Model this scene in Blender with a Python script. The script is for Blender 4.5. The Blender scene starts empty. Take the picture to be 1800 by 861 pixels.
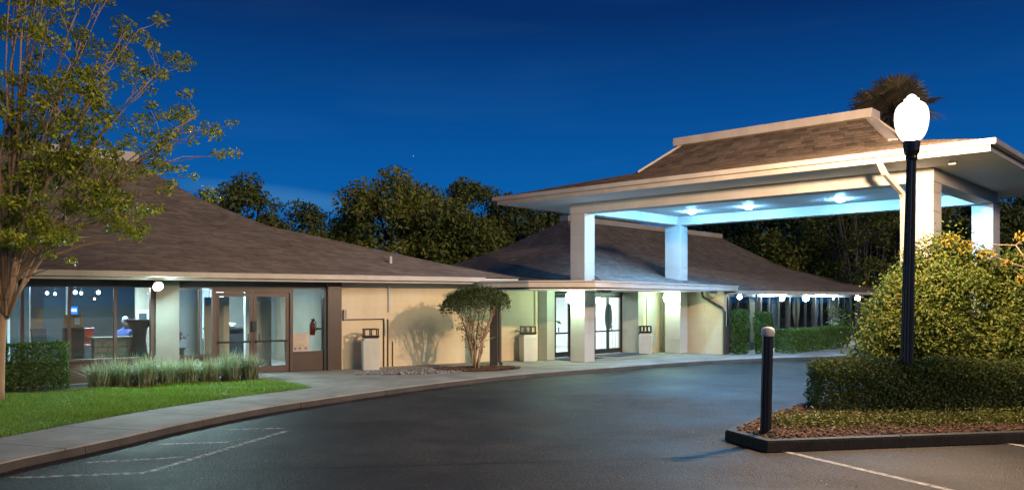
import bpy, bmesh, math, random
import numpy as np
from mathutils import Vector, Matrix, Quaternion

rnd = random.Random(7)
rng = np.random.default_rng(11)
scene = bpy.context.scene
col = scene.collection
PI = math.pi

# ------------------------------------------------------------------ camera, sky, exposure
cam_d = bpy.data.cameras.new('camera')
cam = bpy.data.objects.new('camera', cam_d); col.objects.link(cam)
cam.location = (0, 0, 2.05); cam.rotation_euler = (PI/2, 0, 0)
cam_d.sensor_width = 36.0; cam_d.lens = 28.32; cam_d.shift_y = 0.0525
cam_d.clip_start = 0.05; cam_d.clip_end = 1500
scene.camera = cam

world = bpy.data.worlds.new('World'); scene.world = world; world.use_nodes = True
wn = world.node_tree.nodes; wl = world.node_tree.links
for n in list(wn): wn.remove(n)
wo = wn.new('ShaderNodeOutputWorld'); bg = wn.new('ShaderNodeBackground')
tc = wn.new('ShaderNodeTexCoord'); sx = wn.new('ShaderNodeSeparateXYZ')
wl.new(tc.outputs['Generated'], sx.inputs[0])
rp = wn.new('ShaderNodeValToRGB'); wl.new(sx.outputs['Z'], rp.inputs['Fac'])
els = [(0.0, (.010, .135, .42, 1)), (.10, (.003, .120, .42, 1)), (.20, (.002, .078, .31, 1)),
       (.33, (.002, .027, .135, 1)), (1.0, (.002, .010, .055, 1))]
cr = rp.color_ramp
cr.elements[0].position = els[0][0]; cr.elements[0].color = els[0][1]
cr.elements[1].position = 1.0; cr.elements[1].color = els[-1][1]
for p, c in els[1:-1]:
    e = cr.elements.new(p); e.color = c
# thin high cloud veil, long and flat
mp = wn.new('ShaderNodeMapping'); mp.inputs['Scale'].default_value = (2.2, 2.2, 16)
wl.new(tc.outputs['Generated'], mp.inputs['Vector'])
nz = wn.new('ShaderNodeTexNoise'); nz.inputs['Scale'].default_value = 1.6; nz.inputs['Detail'].default_value = 5
wl.new(mp.outputs[0], nz.inputs['Vector'])
cl = wn.new('ShaderNodeValToRGB'); cl.color_ramp.elements[0].position = .52; cl.color_ramp.elements[1].position = .78
wl.new(nz.outputs['Fac'], cl.inputs['Fac'])
mxc = wn.new('ShaderNodeMix'); mxc.data_type = 'RGBA'; mxc.blend_type = 'ADD'
ml = wn.new('ShaderNodeMath'); ml.operation = 'MULTIPLY'; ml.inputs[1].default_value = .16
wl.new(cl.outputs['Color'], ml.inputs[0]); wl.new(ml.outputs[0], mxc.inputs['Factor'])
wl.new(rp.outputs['Color'], mxc.inputs['A']); mxc.inputs['B'].default_value = (.02, .05, .08, 1)
# one low wisp of cloud beyond the left roof
def wm(op, a, b=None):
    n_ = wn.new('ShaderNodeMath'); n_.operation = op
    for i_, q in enumerate((a, b)):
        if q is None: continue
        if isinstance(q, (int, float)): n_.inputs[i_].default_value = q
        else: wl.new(q, n_.inputs[i_])
    return n_.outputs[0]
ex = wm('POWER', wm('DIVIDE', wm('ADD', sx.outputs['X'], .275), .13), 2.0); ez = wm('POWER', wm('DIVIDE', wm('SUBTRACT', wm('ADD', sx.outputs['Z'], wm('MULTIPLY', sx.outputs['X'], .10)), .092), .016), 2.0)
wisp = wm('MULTIPLY', wm('MAXIMUM', wm('SUBTRACT', 1.0, wm('ADD', ex, ez)), 0.0), wm('MULTIPLY', wm('GREATER_THAN', sx.outputs['Y'], 0.0), wm('ADD', nz.outputs['Fac'], .35)))
mw = wn.new('ShaderNodeMix'); mw.data_type = 'RGBA'; mw.blend_type = 'ADD'; wl.new(wisp, mw.inputs['Factor']); wl.new(mxc.outputs['Result'], mw.inputs['A']); mw.inputs['B'].default_value = (.035, .075, .05, 1); mxc = mw
# a few faint stars
vo = wn.new('ShaderNodeTexVoronoi'); vo.inputs['Scale'].default_value = 16
wl.new(tc.outputs['Generated'], vo.inputs['Vector'])
lt = wn.new('ShaderNodeMath'); lt.operation = 'LESS_THAN'; lt.inputs[1].default_value = .011
wl.new(vo.outputs['Distance'], lt.inputs[0])
mst = wn.new('ShaderNodeMix'); mst.data_type = 'RGBA'; mst.blend_type = 'ADD'
wl.new(lt.outputs[0], mst.inputs['Factor']); wl.new(mxc.outputs['Result'], mst.inputs['A'])
mst.inputs['B'].default_value = (.35, .45, .55, 1)
wl.new(mst.outputs['Result'], bg.inputs['Color']); bg.inputs['Strength'].default_value = .84
wl.new(bg.outputs[0], wo.inputs['Surface'])

# added fill light standing in for town and car park glow, low behind the camera
fill_sun_d = bpy.data.lights.new('fill_sun', 'SUN'); fill_sun_d.energy = 1.0; fill_sun_d.angle = math.radians(16); fill_sun_d.color = (1, .80, .56)
fill_sun = bpy.data.objects.new('fill_sun', fill_sun_d); col.objects.link(fill_sun)
fill_sun.rotation_euler = Vector((-.62, .78, -.42)).to_track_quat('-Z', 'Y').to_euler()
scene.view_settings.view_transform = 'Standard'
scene.view_settings.look = 'None'
scene.view_settings.exposure = 0.25
scene.view_settings.gamma = 1.0
scene.view_settings.use_curve_mapping = False
scene.render.engine = 'CYCLES'
scene.cycles.use_denoising = True
scene.cycles.max_bounces = 7
scene.cycles.diffuse_bounces = 3
scene.cycles.glossy_bounces = 3
scene.cycles.transparent_max_bounces = 12
scene.cycles.sample_clamp_indirect = 3.0
scene.cycles.caustics_reflective = False
scene.cycles.caustics_refractive = False

# lamp colours and strengths (all of them lamps the photograph shows lit)
STREET = ((1.0, .68, .42), 9600)     # big acorn globe: watts of the bulb inside it
GLOBE = ((.66, 1.0, .70), 62)         # wall globes by the entrance
DOWN = ((.20, .56, 1.0), 1000)         # ceiling lights of the porte cochere
FLOOD = ((.60, .95, .95), 1900)        # eave flood light, left
SOFFIT = ((.62, .90, 1.0), 45)        # soffit lights of the far wing
LOBBY_L = ((.60, .86, 1.0), 260)
LOBBY_E = ((.84, .97, 1.0), 120)

# ------------------------------------------------------------------ materials
MATS = {}
def newmat(name):
    m = bpy.data.materials.new(name); m.use_nodes = True
    nt = m.node_tree
    b = nt.nodes.get('Principled BSDF')
    MATS[name] = m
    return m, nt, b
def M(name, c1, c2=None, scale=4.0, rough=.6, bump=0.0, bscale=60.0, metal=0.0, spec=.5, detail=5, island=0.0, stretch=None, rough2=None, grime=0.0):
    m, nt, b = newmat(name)
    N = nt.nodes; L = nt.links
    b.inputs['Roughness'].default_value = rough; b.inputs['Metallic'].default_value = metal
    b.inputs['Specular IOR Level'].default_value = spec
    t = N.new('ShaderNodeTexCoord'); vec = t.outputs['Object']
    if stretch:
        mpn = N.new('ShaderNodeMapping'); mpn.inputs['Scale'].default_value = stretch
        L.new(vec, mpn.inputs['Vector']); vec = mpn.outputs[0]
    if c2 is None: c2 = tuple(x*.82 for x in c1)
    n1 = N.new('ShaderNodeTexNoise'); n1.inputs['Scale'].default_value = scale; n1.inputs['Detail'].default_value = detail
    n1.inputs['Roughness'].default_value = .62
    L.new(vec, n1.inputs['Vector'])
    r = N.new('ShaderNodeValToRGB'); r.color_ramp.elements[0].position = .32; r.color_ramp.elements[1].position = .68
    r.color_ramp.elements[0].color = (*c2, 1); r.color_ramp.elements[1].color = (*c1, 1)
    L.new(n1.outputs['Fac'], r.inputs['Fac'])
    out = r.outputs['Color']
    if island:
        g = N.new('ShaderNodeNewGeometry')
        mr = N.new('ShaderNodeMapRange'); mr.inputs['To Min'].default_value = 1-island; mr.inputs['To Max'].default_value = 1+island
        L.new(g.outputs['Random Per Island'], mr.inputs['Value'])
        mx = N.new('ShaderNodeMix'); mx.data_type = 'RGBA'; mx.blend_type = 'MULTIPLY'; mx.inputs['Factor'].default_value = 1
        L.new(out, mx.inputs['A']); L.new(mr.outputs['Result'], mx.inputs['B']); out = mx.outputs['Result']
    if grime:      # rain streaks and scuffs
        gm = N.new('ShaderNodeMapping'); gm.inputs['Scale'].default_value = (1.6, 1.6, .45); L.new(t.outputs['Object'], gm.inputs['Vector'])
        gn = N.new('ShaderNodeTexNoise'); gn.inputs['Scale'].default_value = 1; gn.inputs['Detail'].default_value = 6; gn.inputs['Roughness'].default_value = .65; L.new(gm.outputs[0], gn.inputs['Vector'])
        gr_ = N.new('ShaderNodeValToRGB'); gr_.color_ramp.elements[0].position = .28; gr_.color_ramp.elements[1].position = .62
        gr_.color_ramp.elements[0].color = (1-grime, 1-grime*1.08, 1-grime*1.2, 1); gr_.color_ramp.elements[1].color = (1, 1, 1, 1); L.new(gn.outputs['Fac'], gr_.inputs['Fac'])
        gx = N.new('ShaderNodeMix'); gx.data_type = 'RGBA'; gx.blend_type = 'MULTIPLY'; gx.inputs['Factor'].default_value = 1
        L.new(out, gx.inputs['A']); L.new(gr_.outputs['Color'], gx.inputs['B']); out = gx.outputs['Result']
    L.new(out, b.inputs['Base Color'])
    if rough2 is not None:
        mr2 = N.new('ShaderNodeMapRange'); mr2.inputs['To Min'].default_value = rough; mr2.inputs['To Max'].default_value = rough2
        mr2.inputs['From Min'].default_value = .3; mr2.inputs['From Max'].default_value = .7
        L.new(n1.outputs['Fac'], mr2.inputs['Value']); L.new(mr2.outputs['Result'], b.inputs['Roughness'])
    if bump:
        n2 = N.new('ShaderNodeTexNoise'); n2.inputs['Scale'].default_value = bscale; n2.inputs['Detail'].default_value = 4
        L.new(vec, n2.inputs['Vector'])
        bp = N.new('ShaderNodeBump'); bp.inputs['Strength'].default_value = bump; bp.inputs['Distance'].default_value = .02
        L.new(n2.outputs['Fac'], bp.inputs['Height']); L.new(bp.outputs[0], b.inputs['Normal'])
    return m
def LEAF(name, cols, trans=.28, rough=.5):
    m, nt, b = newmat(name); N = nt.nodes; L = nt.links
    g = N.new('ShaderNodeNewGeometry'); r = N.new('ShaderNodeValToRGB')
    e = r.color_ramp.elements
    e[0].position = 0; e[0].color = (*cols[0], 1); e[1].position = 1; e[1].color = (*cols[-1], 1)
    for i, c in enumerate(cols[1:-1]):
        q = e.new((i+1)/(len(cols)-1)); q.color = (*c, 1)
    L.new(g.outputs['Random Per Island'], r.inputs['Fac'])
    L.new(r.outputs['Color'], b.inputs['Base Color']); b.inputs['Roughness'].default_value = rough
    b.inputs['Specular IOR Level'].default_value = .35
    t = N.new('ShaderNodeBsdfTranslucent'); L.new(r.outputs['Color'], t.inputs['Color'])
    mx = N.new('ShaderNodeMixShader'); mx.inputs[0].default_value = trans
    o = nt.nodes['Material Output']
    L.new(b.outputs[0], mx.inputs[1]); L.new(t.outputs[0], mx.inputs[2]); L.new(mx.outputs[0], o.inputs['Surface'])
    return m
def EMIT(name, c, s):
    m, nt, b = newmat(name); N = nt.nodes; L = nt.links
    e = N.new('ShaderNodeEmission'); e.inputs['Color'].default_value = (*c, 1); e.inputs['Strength'].default_value = s
    L.new(e.outputs[0], nt.nodes['Material Output'].inputs['Surface']); N.remove(b)
    return m
def globe_light(name):
    # frosted refractor globe: glows by itself and lets the bulb's light out sideways and up, little straight down
    m, nt, b = newmat(name); N = nt.nodes; L = nt.links
    e = N.new('ShaderNodeEmission'); e.inputs['Color'].default_value = (1, .95, .88, 1); e.inputs['Strength'].default_value = 2.6
    tr = N.new('ShaderNodeBsdfTransparent')
    g = N.new('ShaderNodeNewGeometry'); sp = N.new('ShaderNodeSeparateXYZ'); L.new(g.outputs['Position'], sp.inputs[0])
    mr = N.new('ShaderNodeMapRange'); mr.interpolation_type = 'SMOOTHSTEP'
    mr.inputs['From Min'].default_value = 4.82; mr.inputs['From Max'].default_value = 5.02
    mr.inputs['To Min'].default_value = .78; mr.inputs['To Max'].default_value = .60
    L.new(sp.outputs['Z'], mr.inputs['Value'])
    mx = N.new('ShaderNodeMixShader'); L.new(mr.outputs['Result'], mx.inputs[0]); L.new(tr.outputs[0], mx.inputs[1]); L.new(e.outputs[0], mx.inputs[2])
    L.new(mx.outputs[0], nt.nodes['Material Output'].inputs['Surface']); N.remove(b)
    return m
def GLASS(name, tint, base=.09):
    m, nt, b = newmat(name); N = nt.nodes; L = nt.links
    tr = N.new('ShaderNodeBsdfTransparent'); tr.inputs['Color'].default_value = (*tint, 1)
    gl = N.new('ShaderNodeBsdfGlossy'); gl.inputs['Roughness'].default_value = .015
    lw = N.new('ShaderNodeLayerWeight'); lw.inputs['Blend'].default_value = .5
    pw = N.new('ShaderNodeMath'); pw.operation = 'POWER'; pw.inputs[1].default_value = 4.0; L.new(lw.outputs['Facing'], pw.inputs[0])
    ad = N.new('ShaderNodeMath'); ad.operation = 'MULTIPLY_ADD'; ad.inputs[1].default_value = .8; ad.inputs[2].default_value = base; ad.use_clamp = True
    L.new(pw.outputs[0], ad.inputs[0])
    mx = N.new('ShaderNodeMixShader'); L.new(ad.outputs[0], mx.inputs[0])
    L.new(tr.outputs[0], mx.inputs[1]); L.new(gl.outputs[0], mx.inputs[2])
    L.new(mx.outputs[0], nt.nodes['Material Output'].inputs['Surface']); N.remove(b)
    return m

def asphalt():
    m, nt, b = newmat('asphalt'); N = nt.nodes; L = nt.links
    t = N.new('ShaderNodeTexCoord'); v = t.outputs['Object']
    a = N.new('ShaderNodeTexNoise'); a.inputs['Scale'].default_value = .35; a.inputs['Detail'].default_value = 6; L.new(v, a.inputs['Vector'])
    s = N.new('ShaderNodeTexNoise'); s.inputs['Scale'].default_value = 21; s.inputs['Detail'].default_value = 3; s.inputs['Roughness'].default_value = .8; L.new(v, s.inputs['Vector'])
    vr = N.new('ShaderNodeTexVoronoi'); vr.inputs['Scale'].default_value = 55; L.new(v, vr.inputs['Vector'])
    r = N.new('ShaderNodeValToRGB'); r.color_ramp.elements[0].position = .35; r.color_ramp.elements[1].position = .68
    r.color_ramp.elements[0].color = (.010, .010, .0105, 1); r.color_ramp.elements[1].color = (.026, .025, .0245, 1)
    L.new(a.outputs['Fac'], r.inputs['Fac'])
    r2 = N.new('ShaderNodeValToRGB'); r2.color_ramp.elements[0].position = .40; r2.color_ramp.elements[1].position = .72
    r2.color_ramp.elements[0].color = (.28, .28, .28, 1); r2.color_ramp.elements[1].color = (3.3, 3.1, 2.9, 1)
    L.new(s.outputs['Fac'], r2.inputs['Fac'])
    mx = N.new('ShaderNodeMix'); mx.data_type = 'RGBA'; mx.blend_type = 'MULTIPLY'; mx.inputs['Factor'].default_value = 1
    L.new(r.outputs['Color'], mx.inputs['A']); L.new(r2.outputs['Color'], mx.inputs['B'])
    # worn patches, old oil stains
    pt = N.new('ShaderNodeTexNoise'); pt.inputs['Scale'].default_value = 1.1; pt.inputs['Detail'].default_value = 7; pt.inputs['Roughness'].default_value = .7; L.new(v, pt.inputs['Vector'])
    pr_ = N.new('ShaderNodeValToRGB'); pr_.color_ramp.elements[0].position = .34; pr_.color_ramp.elements[1].position = .66
    pr_.color_ramp.elements[0].color = (.45, .45, .45, 1); pr_.color_ramp.elements[1].color = (1.6, 1.55, 1.5, 1); L.new(pt.outputs['Fac'], pr_.inputs['Fac'])
    mp_ = N.new('ShaderNodeMix'); mp_.data_type = 'RGBA'; mp_.blend_type = 'MULTIPLY'; mp_.inputs['Factor'].default_value = 1
    L.new(mx.outputs['Result'], mp_.inputs['A']); L.new(pr_.outputs['Color'], mp_.inputs['B']); mx = mp_
    # thin crack lines
    wv = N.new('ShaderNodeTexVoronoi'); wv.feature = 'DISTANCE_TO_EDGE'; wv.inputs['Scale'].default_value = .22
    nd = N.new('ShaderNodeTexNoise'); nd.inputs['Scale'].default_value = 1.4; nd.inputs['Detail'].default_value = 5; L.new(v, nd.inputs['Vector'])
    md = N.new('ShaderNodeMix'); md.data_type = 'RGBA'; md.blend_type = 'ADD'; md.inputs['Factor'].default_value = .9
    L.new(v, md.inputs['A']); L.new(nd.outputs['Color'], md.inputs['B']); L.new(md.outputs['Result'], wv.inputs['Vector'])
    ck = N.new('ShaderNodeMapRange'); ck.inputs['From Min'].default_value = .0; ck.inputs['From Max'].default_value = .006
    ck.inputs['To Min'].default_value = .45; ck.inputs['To Max'].default_value = 1; L.new(wv.outputs['Distance'], ck.inputs['Value'])
    m2 = N.new('ShaderNodeMix'); m2.data_type = 'RGBA'; m2.blend_type = 'MULTIPLY'; m2.inputs['Factor'].default_value = 1
    L.new(mx.outputs['Result'], m2.inputs['A']); L.new(ck.outputs['Result'], m2.inputs['B'])
    L.new(m2.outputs['Result'], b.inputs['Base Color'])
    mr = N.new('ShaderNodeMapRange'); mr.inputs['From Min'].default_value = .3; mr.inputs['From Max'].default_value = .7
    mr.inputs['To Min'].default_value = .52; mr.inputs['To Max'].default_value = .78
    L.new(a.outputs['Fac'], mr.inputs['Value']); L.new(mr.outputs['Result'], b.inputs['Roughness'])
    b.inputs['Specular IOR Level'].default_value = .34
    bp = N.new('ShaderNodeBump'); bp.inputs['Strength'].default_value = .55; bp.inputs['Distance'].default_value = .012
    ad = N.new('ShaderNodeMath'); ad.operation = 'ADD'; L.new(vr.outputs['Distance'], ad.inputs[0]); L.new(s.outputs['Fac'], ad.inputs[1])
    L.new(ad.outputs[0], bp.inputs['Height']); L.new(bp.outputs[0], b.inputs['Normal'])
    return m
def worn_paint(name='worn_paint', c0=.75, c1=.1):
    m, nt, b = newmat(name); N = nt.nodes; L = nt.links
    t = N.new('ShaderNodeTexCoord')
    n = N.new('ShaderNodeTexNoise'); n.inputs['Scale'].default_value = 9; n.inputs['Detail'].default_value = 8; n.inputs['Roughness'].default_value = .75
    L.new(t.outputs['Object'], n.inputs['Vector'])
    r = N.new('ShaderNodeValToRGB'); r.color_ramp.elements[0].position = .36; r.color_ramp.elements[1].position = .60
    r.color_ramp.elements[0].color = (c0, c0, c0, 1); r.color_ramp.elements[1].color = (c1, c1, c1, 1)
    L.new(n.outputs['Fac'], r.inputs['Fac'])
    b.inputs['Base Color'].default_value = (.62, .62, .6, 1); b.inputs['Roughness'].default_value = .7
    tr = N.new('ShaderNodeBsdfTransparent'); mx = N.new('ShaderNodeMixShader')
    L.new(r.outputs['Color'], mx.inputs[0]); L.new(b.outputs[0], mx.inputs[1]); L.new(tr.outputs[0], mx.inputs[2])
    L.new(mx.outputs[0], nt.nodes['Material Output'].inputs['Surface'])
    return m

asphalt(); worn_paint(); worn_paint('faded_paint', 1.0, .35)
M('concrete', (.36, .34, .31), (.23, .22, .20), 1.1, .85, .4, 45, grime=.25)
M('kerb_concrete', (.075, .066, .058), (.045, .04, .036), 2.2, .9, .5, 40)
M('black_kerb', (.035, .035, .036), (.02, .02, .02), 3, .7, .4, 40)
M('soil', (.05, .038, .028), (.03, .022, .016), 5, .95, .8, 30)
M('turf', (.05, .12, .02), (.035, .08, .015), 3, .95, .8, 60)
M('far_ground', (.03, .045, .02), (.02, .03, .015), .4, .95)
M('plaster', (.80, .67, .47), (.72, .60, .41), .8, .85, .3, 60, grime=.09)
def coursing(m):
    nt = m.node_tree; N = nt.nodes; L = nt.links; b = N['Principled BSDF']
    t_ = N.new('ShaderNodeTexCoord'); d_ = N.new('ShaderNodeVectorMath'); d_.operation = 'DOT_PRODUCT'; d_.inputs[1].default_value = (.8, .6, 0); L.new(t_.outputs['Object'], d_.inputs[0])
    s_ = N.new('ShaderNodeSeparateXYZ'); L.new(t_.outputs['Object'], s_.inputs[0]); c_ = N.new('ShaderNodeCombineXYZ'); L.new(d_.outputs['Value'], c_.inputs['X']); L.new(s_.outputs['Z'], c_.inputs['Y'])
    k_ = N.new('ShaderNodeTexBrick'); k_.inputs['Scale'].default_value = 1; k_.inputs['Brick Width'].default_value = .4; k_.inputs['Row Height'].default_value = .2; k_.inputs['Mortar Size'].default_value = .006; k_.inputs['Mortar Smooth'].default_value = .6
    k_.inputs['Color1'].default_value = (1, 1, 1, 1); k_.inputs['Color2'].default_value = (.97, .97, .97, 1); k_.inputs['Mortar'].default_value = (.86, .85, .83, 1); L.new(c_.outputs[0], k_.inputs['Vector'])
    src = b.inputs['Base Color'].links[0].from_socket; x_ = N.new('ShaderNodeMix'); x_.data_type = 'RGBA'; x_.blend_type = 'MULTIPLY'; x_.inputs['Factor'].default_value = .8
    L.new(src, x_.inputs['A']); L.new(k_.outputs['Color'], x_.inputs['B']); L.new(x_.outputs['Result'], b.inputs['Base Color'])
coursing(MATS['plaster'])
M('block_paint', (.50, .49, .41), (.44, .43, .36), 1.2, .8, .4, 50, grime=.2)
M('pier_paint', (.30, .30, .26), (.25, .25, .22), 1.5, .7, .3, 50, grime=.2)
M('white_paint', (.60, .57, .53), (.54, .51, .47), 1.1, .55, .15, 40, grime=.14)
M('ceiling_paint', (.78, .78, .76), (.73, .73, .71), .7, .6, .1, 30)
M('trim_paint', (.60, .54, .48), (.54, .48, .42), 1.3, .5, .12, 30, grime=.2)
M('dark_trim', (.045, .036, .032), (.03, .026, .024), 2, .45, .1, 30)
M('brown_metal', (.085, .055, .042), (.062, .042, .032), 3, .4, .06, 40)
M('bronze_frame', (.105, .062, .046), (.08, .048, .036), 2, .4)
M('black_metal', (.018, .018, .02), (.012, .012, .014), 4, .32, .05, 30)
M('roof_base', (.085, .065, .055), (.06, .046, .04), 2.0, .95, .5, 90)
M('shingle', (.21, .170, .145), (.14, .115, .098), 1.2, .95, .9, 90, island=.22)
M('shingle_tan', (.175, .130, .098), (.12, .09, .068), 1.1, .95, .8, 120, island=.42)
M('bark', (.46, .30, .18), (.30, .19, .11), 6, .85, .5, 30, stretch=(1, 1, .25))
M('dark_bark', (.10, .075, .055), (.06, .046, .034), 5, .9, .7, 24, stretch=(1, 1, .3))
M('pale_bark', (.34, .27, .21), (.22, .17, .13), 6, .8, .4, 30, stretch=(1, 1, .3))
M('stone', (.33, .28, .20), (.20, .17, .12), 5, .8, .8, 14)
M('river_stone', (.30, .29, .29), (.17, .16, .17), 14, .6, .2, 40, island=.45)
M('mulch', (.15, .075, .042), (.08, .038, .022), 9, .9, .3, 50, island=.6)
M('black_cloth', (.012, .014, .018), (.008, .009, .012), 6, .85, .2, 80)
M('blue_cloth', (.04, .07, .22), (.03, .05, .16), 10, .85, .2, 80)
M('grey_cloth', (.10, .11, .13), None, 8, .85)
M('red_vinyl', (.55, .05, .03), None, 5, .4)
M('skin', (.55, .33, .24), (.50, .29, .21), 8, .55)
M('grey_hair', (.30, .30, .30), (.2, .2, .2), 30, .7, .5, 80)
M('interior_wall', (.34, .33, .30), None, 1, .8)
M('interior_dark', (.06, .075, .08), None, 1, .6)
M('interior_tan', (.46, .37, .26), None, 1, .7)
M('interior_white', (.80, .80, .78), None, 1, .7)
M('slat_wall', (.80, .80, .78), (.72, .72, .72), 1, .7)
M('carpet', (.10, .09, .085), None, 9, .95, .3, 60)
M('tile_floor', (.40, .40, .38), None, 2, .3)
M('mat_rubber', (.02, .03, .05), None, 20, .8, .4, 90)
M('cardboard', (.62, .50, .40), None, 3, .8)
M('blue_print', (.03, .12, .55), None, 3, .5)
M('yellow_print', (.55, .42, .06), None, 3, .6)
M('grey_print', (.42, .38, .36), None, 3, .6)
M('red_metal', (.50, .03, .02), None, 3, .3)
M('bin_paint', (.70, .68, .62), (.62, .60, .54), 2, .6, .25, 40, grime=.22)
M('cap_plastic', (.85, .76, .70), None, 3, .5)
M('porcelain', (.75, .75, .74), None, 3, .2)
LEAF('leaf_litter', [(.10, .05, .025), (.18, .10, .05), (.24, .15, .08)], .1)
M('amber_wood', (.42, .25, .08), None, 3, .4)
LEAF('leaf_myrtle', [(.13, .20, .018), (.22, .29, .022), (.34, .35, .028), (.42, .37, .04)], .2)
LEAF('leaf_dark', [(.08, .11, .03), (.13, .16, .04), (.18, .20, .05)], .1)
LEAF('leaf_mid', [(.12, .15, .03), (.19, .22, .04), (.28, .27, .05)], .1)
LEAF('leaf_hedge', [(.035, .075, .012), (.06, .12, .018), (.10, .17, .025)])
LEAF('leaf_hedge_warm', [(.05, .085, .018), (.09, .13, .026), (.15, .18, .04)])
LEAF('leaf_bush', [(.05, .09, .016), (.09, .14, .022), (.14, .18, .03), (.21, .20, .04)])
LEAF('leaf_gold', [(.18, .18, .02), (.30, .24, .03), (.38, .24, .04)])
LEAF('leaf_topiary', [(.03, .05, .012), (.06, .09, .018), (.10, .12, .025)])
LEAF('leaf_lily', [(.14, .21, .09), (.26, .34, .18), (.45, .50, .34), (.17, .13, .07)], .2)
LEAF('blade_dry', [(.16, .09, .05), (.12, .08, .04), (.10, .11, .05)], .2)
LEAF('grass_blade', [(.09, .21, .02), (.15, .33, .03), (.22, .40, .04), (.26, .30, .07)], .25)
LEAF('palm_leaf', [(.2, .17, .09), (.32, .26, .14), (.42, .33, .19)], .1)
LEAF('petal_pink', [(.45, .05, .22), (.35, .05, .30)])
GLASS('window_glass', (.86, .93, .95), .08)
GLASS('door_glass', (.92, .96, .96), .035)
globe_light('lamp_glow'); EMIT('globe_glow', *GLOBE); EMIT('down_glow', *DOWN); EMIT('flood_glow', *FLOOD)
EMIT('soffit_glow', *SOFFIT); EMIT('lobby_glow', *LOBBY_L); EMIT('entry_glow', *LOBBY_E)
EMIT('reflection_warm', (1, .62, .25), 9); EMIT('reflection_white', (1, .95, .85), 14); EMIT('blue_screen', (.02, .16, 1), 2.2); EMIT('white_screen', (.85, .95, 1), 3.0)

# ------------------------------------------------------------------ building blocks
class MB:
    def __init__(s): s.v = []; s.f = []
    def add(s, vs, fs):
        b = len(s.v); s.v += [tuple(p) for p in vs]; s.f += [tuple(b+i for i in f) for f in fs]
    def hexa(s, q0, q1):          # two quads (4 pts each), lower and upper
        s.add(list(q0)+list(q1), [(3, 2, 1, 0), (4, 5, 6, 7), (0, 1, 5, 4), (1, 2, 6, 5), (2, 3, 7, 6), (3, 0, 4, 7)])
    def fbox(s, F, a0, a1, b0, b1, z0, z1):
        c = [F(a0, b0), F(a1, b0), F(a1, b1), F(a0, b1)]
        s.hexa([(*p, z0) for p in c], [(*p, z1) for p in c])
    def prism(s, poly, z0, z1):
        n = len(poly)
        za = z0 if hasattr(z0, '__len__') else [z0]*n
        zb = z1 if hasattr(z1, '__len__') else [z1]*n
        s.add([(p[0], p[1], za[i]) for i, p in enumerate(poly)]+[(p[0], p[1], zb[i]) for i, p in enumerate(poly)],
              [tuple(range(n-1, -1, -1)), tuple(range(n, 2*n))]+[(i, (i+1) % n, n+(i+1) % n, n+i) for i in range(n)])
    def tube(s, pts, rad, n=6, cap=True):
        pts = [Vector(p) for p in pts]
        if not hasattr(rad, '__len__'): rad = [rad]*len(pts)
        b = len(s.v); prev = None
        for i, p in enumerate(pts):
            d = (pts[min(i+1, len(pts)-1)]-pts[max(i-1, 0)])
            if d.length < 1e-6: d = Vector((0, 0, 1))
            d.normalize()
            if prev is None:
                a = d.orthogonal().normalized()
                if abs(d.z) > .9: a = (Vector((1, 0, 0))-d*d.x).normalized()
            else:
                a = (prev-d*prev.dot(d)).normalized()
            prev = a; c = d.cross(a)
            for k in range(n):
                t = 2*PI*k/n
                s.v.append(tuple(p+(a*math.cos(t)+c*math.sin(t))*rad[i]))
        for i in range(len(pts)-1):
            for k in range(n):
                k2 = (k+1) % n
                s.f.append((b+i*n+k, b+i*n+k2, b+(i+1)*n+k2, b+(i+1)*n+k))
        if cap:
            s.f.append(tuple(b+k for k in range(n-1, -1, -1)))
            e = b+(len(pts)-1)*n; s.f.append(tuple(e+k for k in range(n)))
    def lathe(s, c, prof, n=20, top=(0, 0), star=0.0):
        b = len(s.v); z0 = prof[0][0]; zr = max(prof[-1][0]-z0, 1e-6)
        for z, r in prof:
            q = (z-z0)/zr
            for k in range(n):
                t = 2*PI*k/n; rr = r*(1-star*(k % 2))
                s.v.append((c[0]+top[0]*q+rr*math.cos(t), c[1]+top[1]*q+rr*math.sin(t), z))
        for i in range(len(prof)-1):
            for k in range(n):
                k2 = (k+1) % n
                s.f.append((b+i*n+k, b+i*n+k2, b+(i+1)*n+k2, b+(i+1)*n+k))
        s.f.append(tuple(b+k for k in range(n-1, -1, -1)))
        e = b+(len(prof)-1)*n; s.f.append(tuple(e+k for k in range(n)))
    def build(s, name, mat, parent=None, smooth=False, bevel=0):
        me = bpy.data.meshes.new(name); me.from_pydata(s.v, [], s.f); me.update()
        return mkobj(name, me, mat, parent, smooth, bevel)
def root_loc(o):
    while o.parent: o = o.parent
    return o
def mkobj(name, me, mat, parent=None, smooth=False, bevel=0):
    if mat and not me.materials: me.materials.append(MATS[mat])
    if smooth:
        me.polygons.foreach_set('use_smooth', [True]*len(me.polygons))
    o = bpy.data.objects.new(name, me); col.objects.link(o)
    if parent:
        o.parent = parent
        if parent.parent is None and parent.type == 'EMPTY':
            o.matrix_parent_inverse = Matrix.Translation(-parent.location)
    if bevel:
        bm = o.modifiers.new('bevel', 'BEVEL'); bm.width = bevel; bm.segments = 2; bm.limit_method = 'ANGLE'
    return o
def tag(o, label=None, cat=None, group=None, kind=None):
    if label: o['label'] = label
    if cat: o['category'] = cat
    if group: o['group'] = group
    if kind: o['kind'] = kind
    return o
def thing(name, label, cat, loc, group=None):
    o = bpy.data.objects.new(name, None); o.empty_display_size = .2; col.objects.link(o); o.location = loc
    return tag(o, label, cat, group)
def copy_tree(o, parent=None):
    c = o.copy(); col.objects.link(c); c.parent = parent
    for ch in list(o.children): copy_tree(ch, c)
    return c
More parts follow.
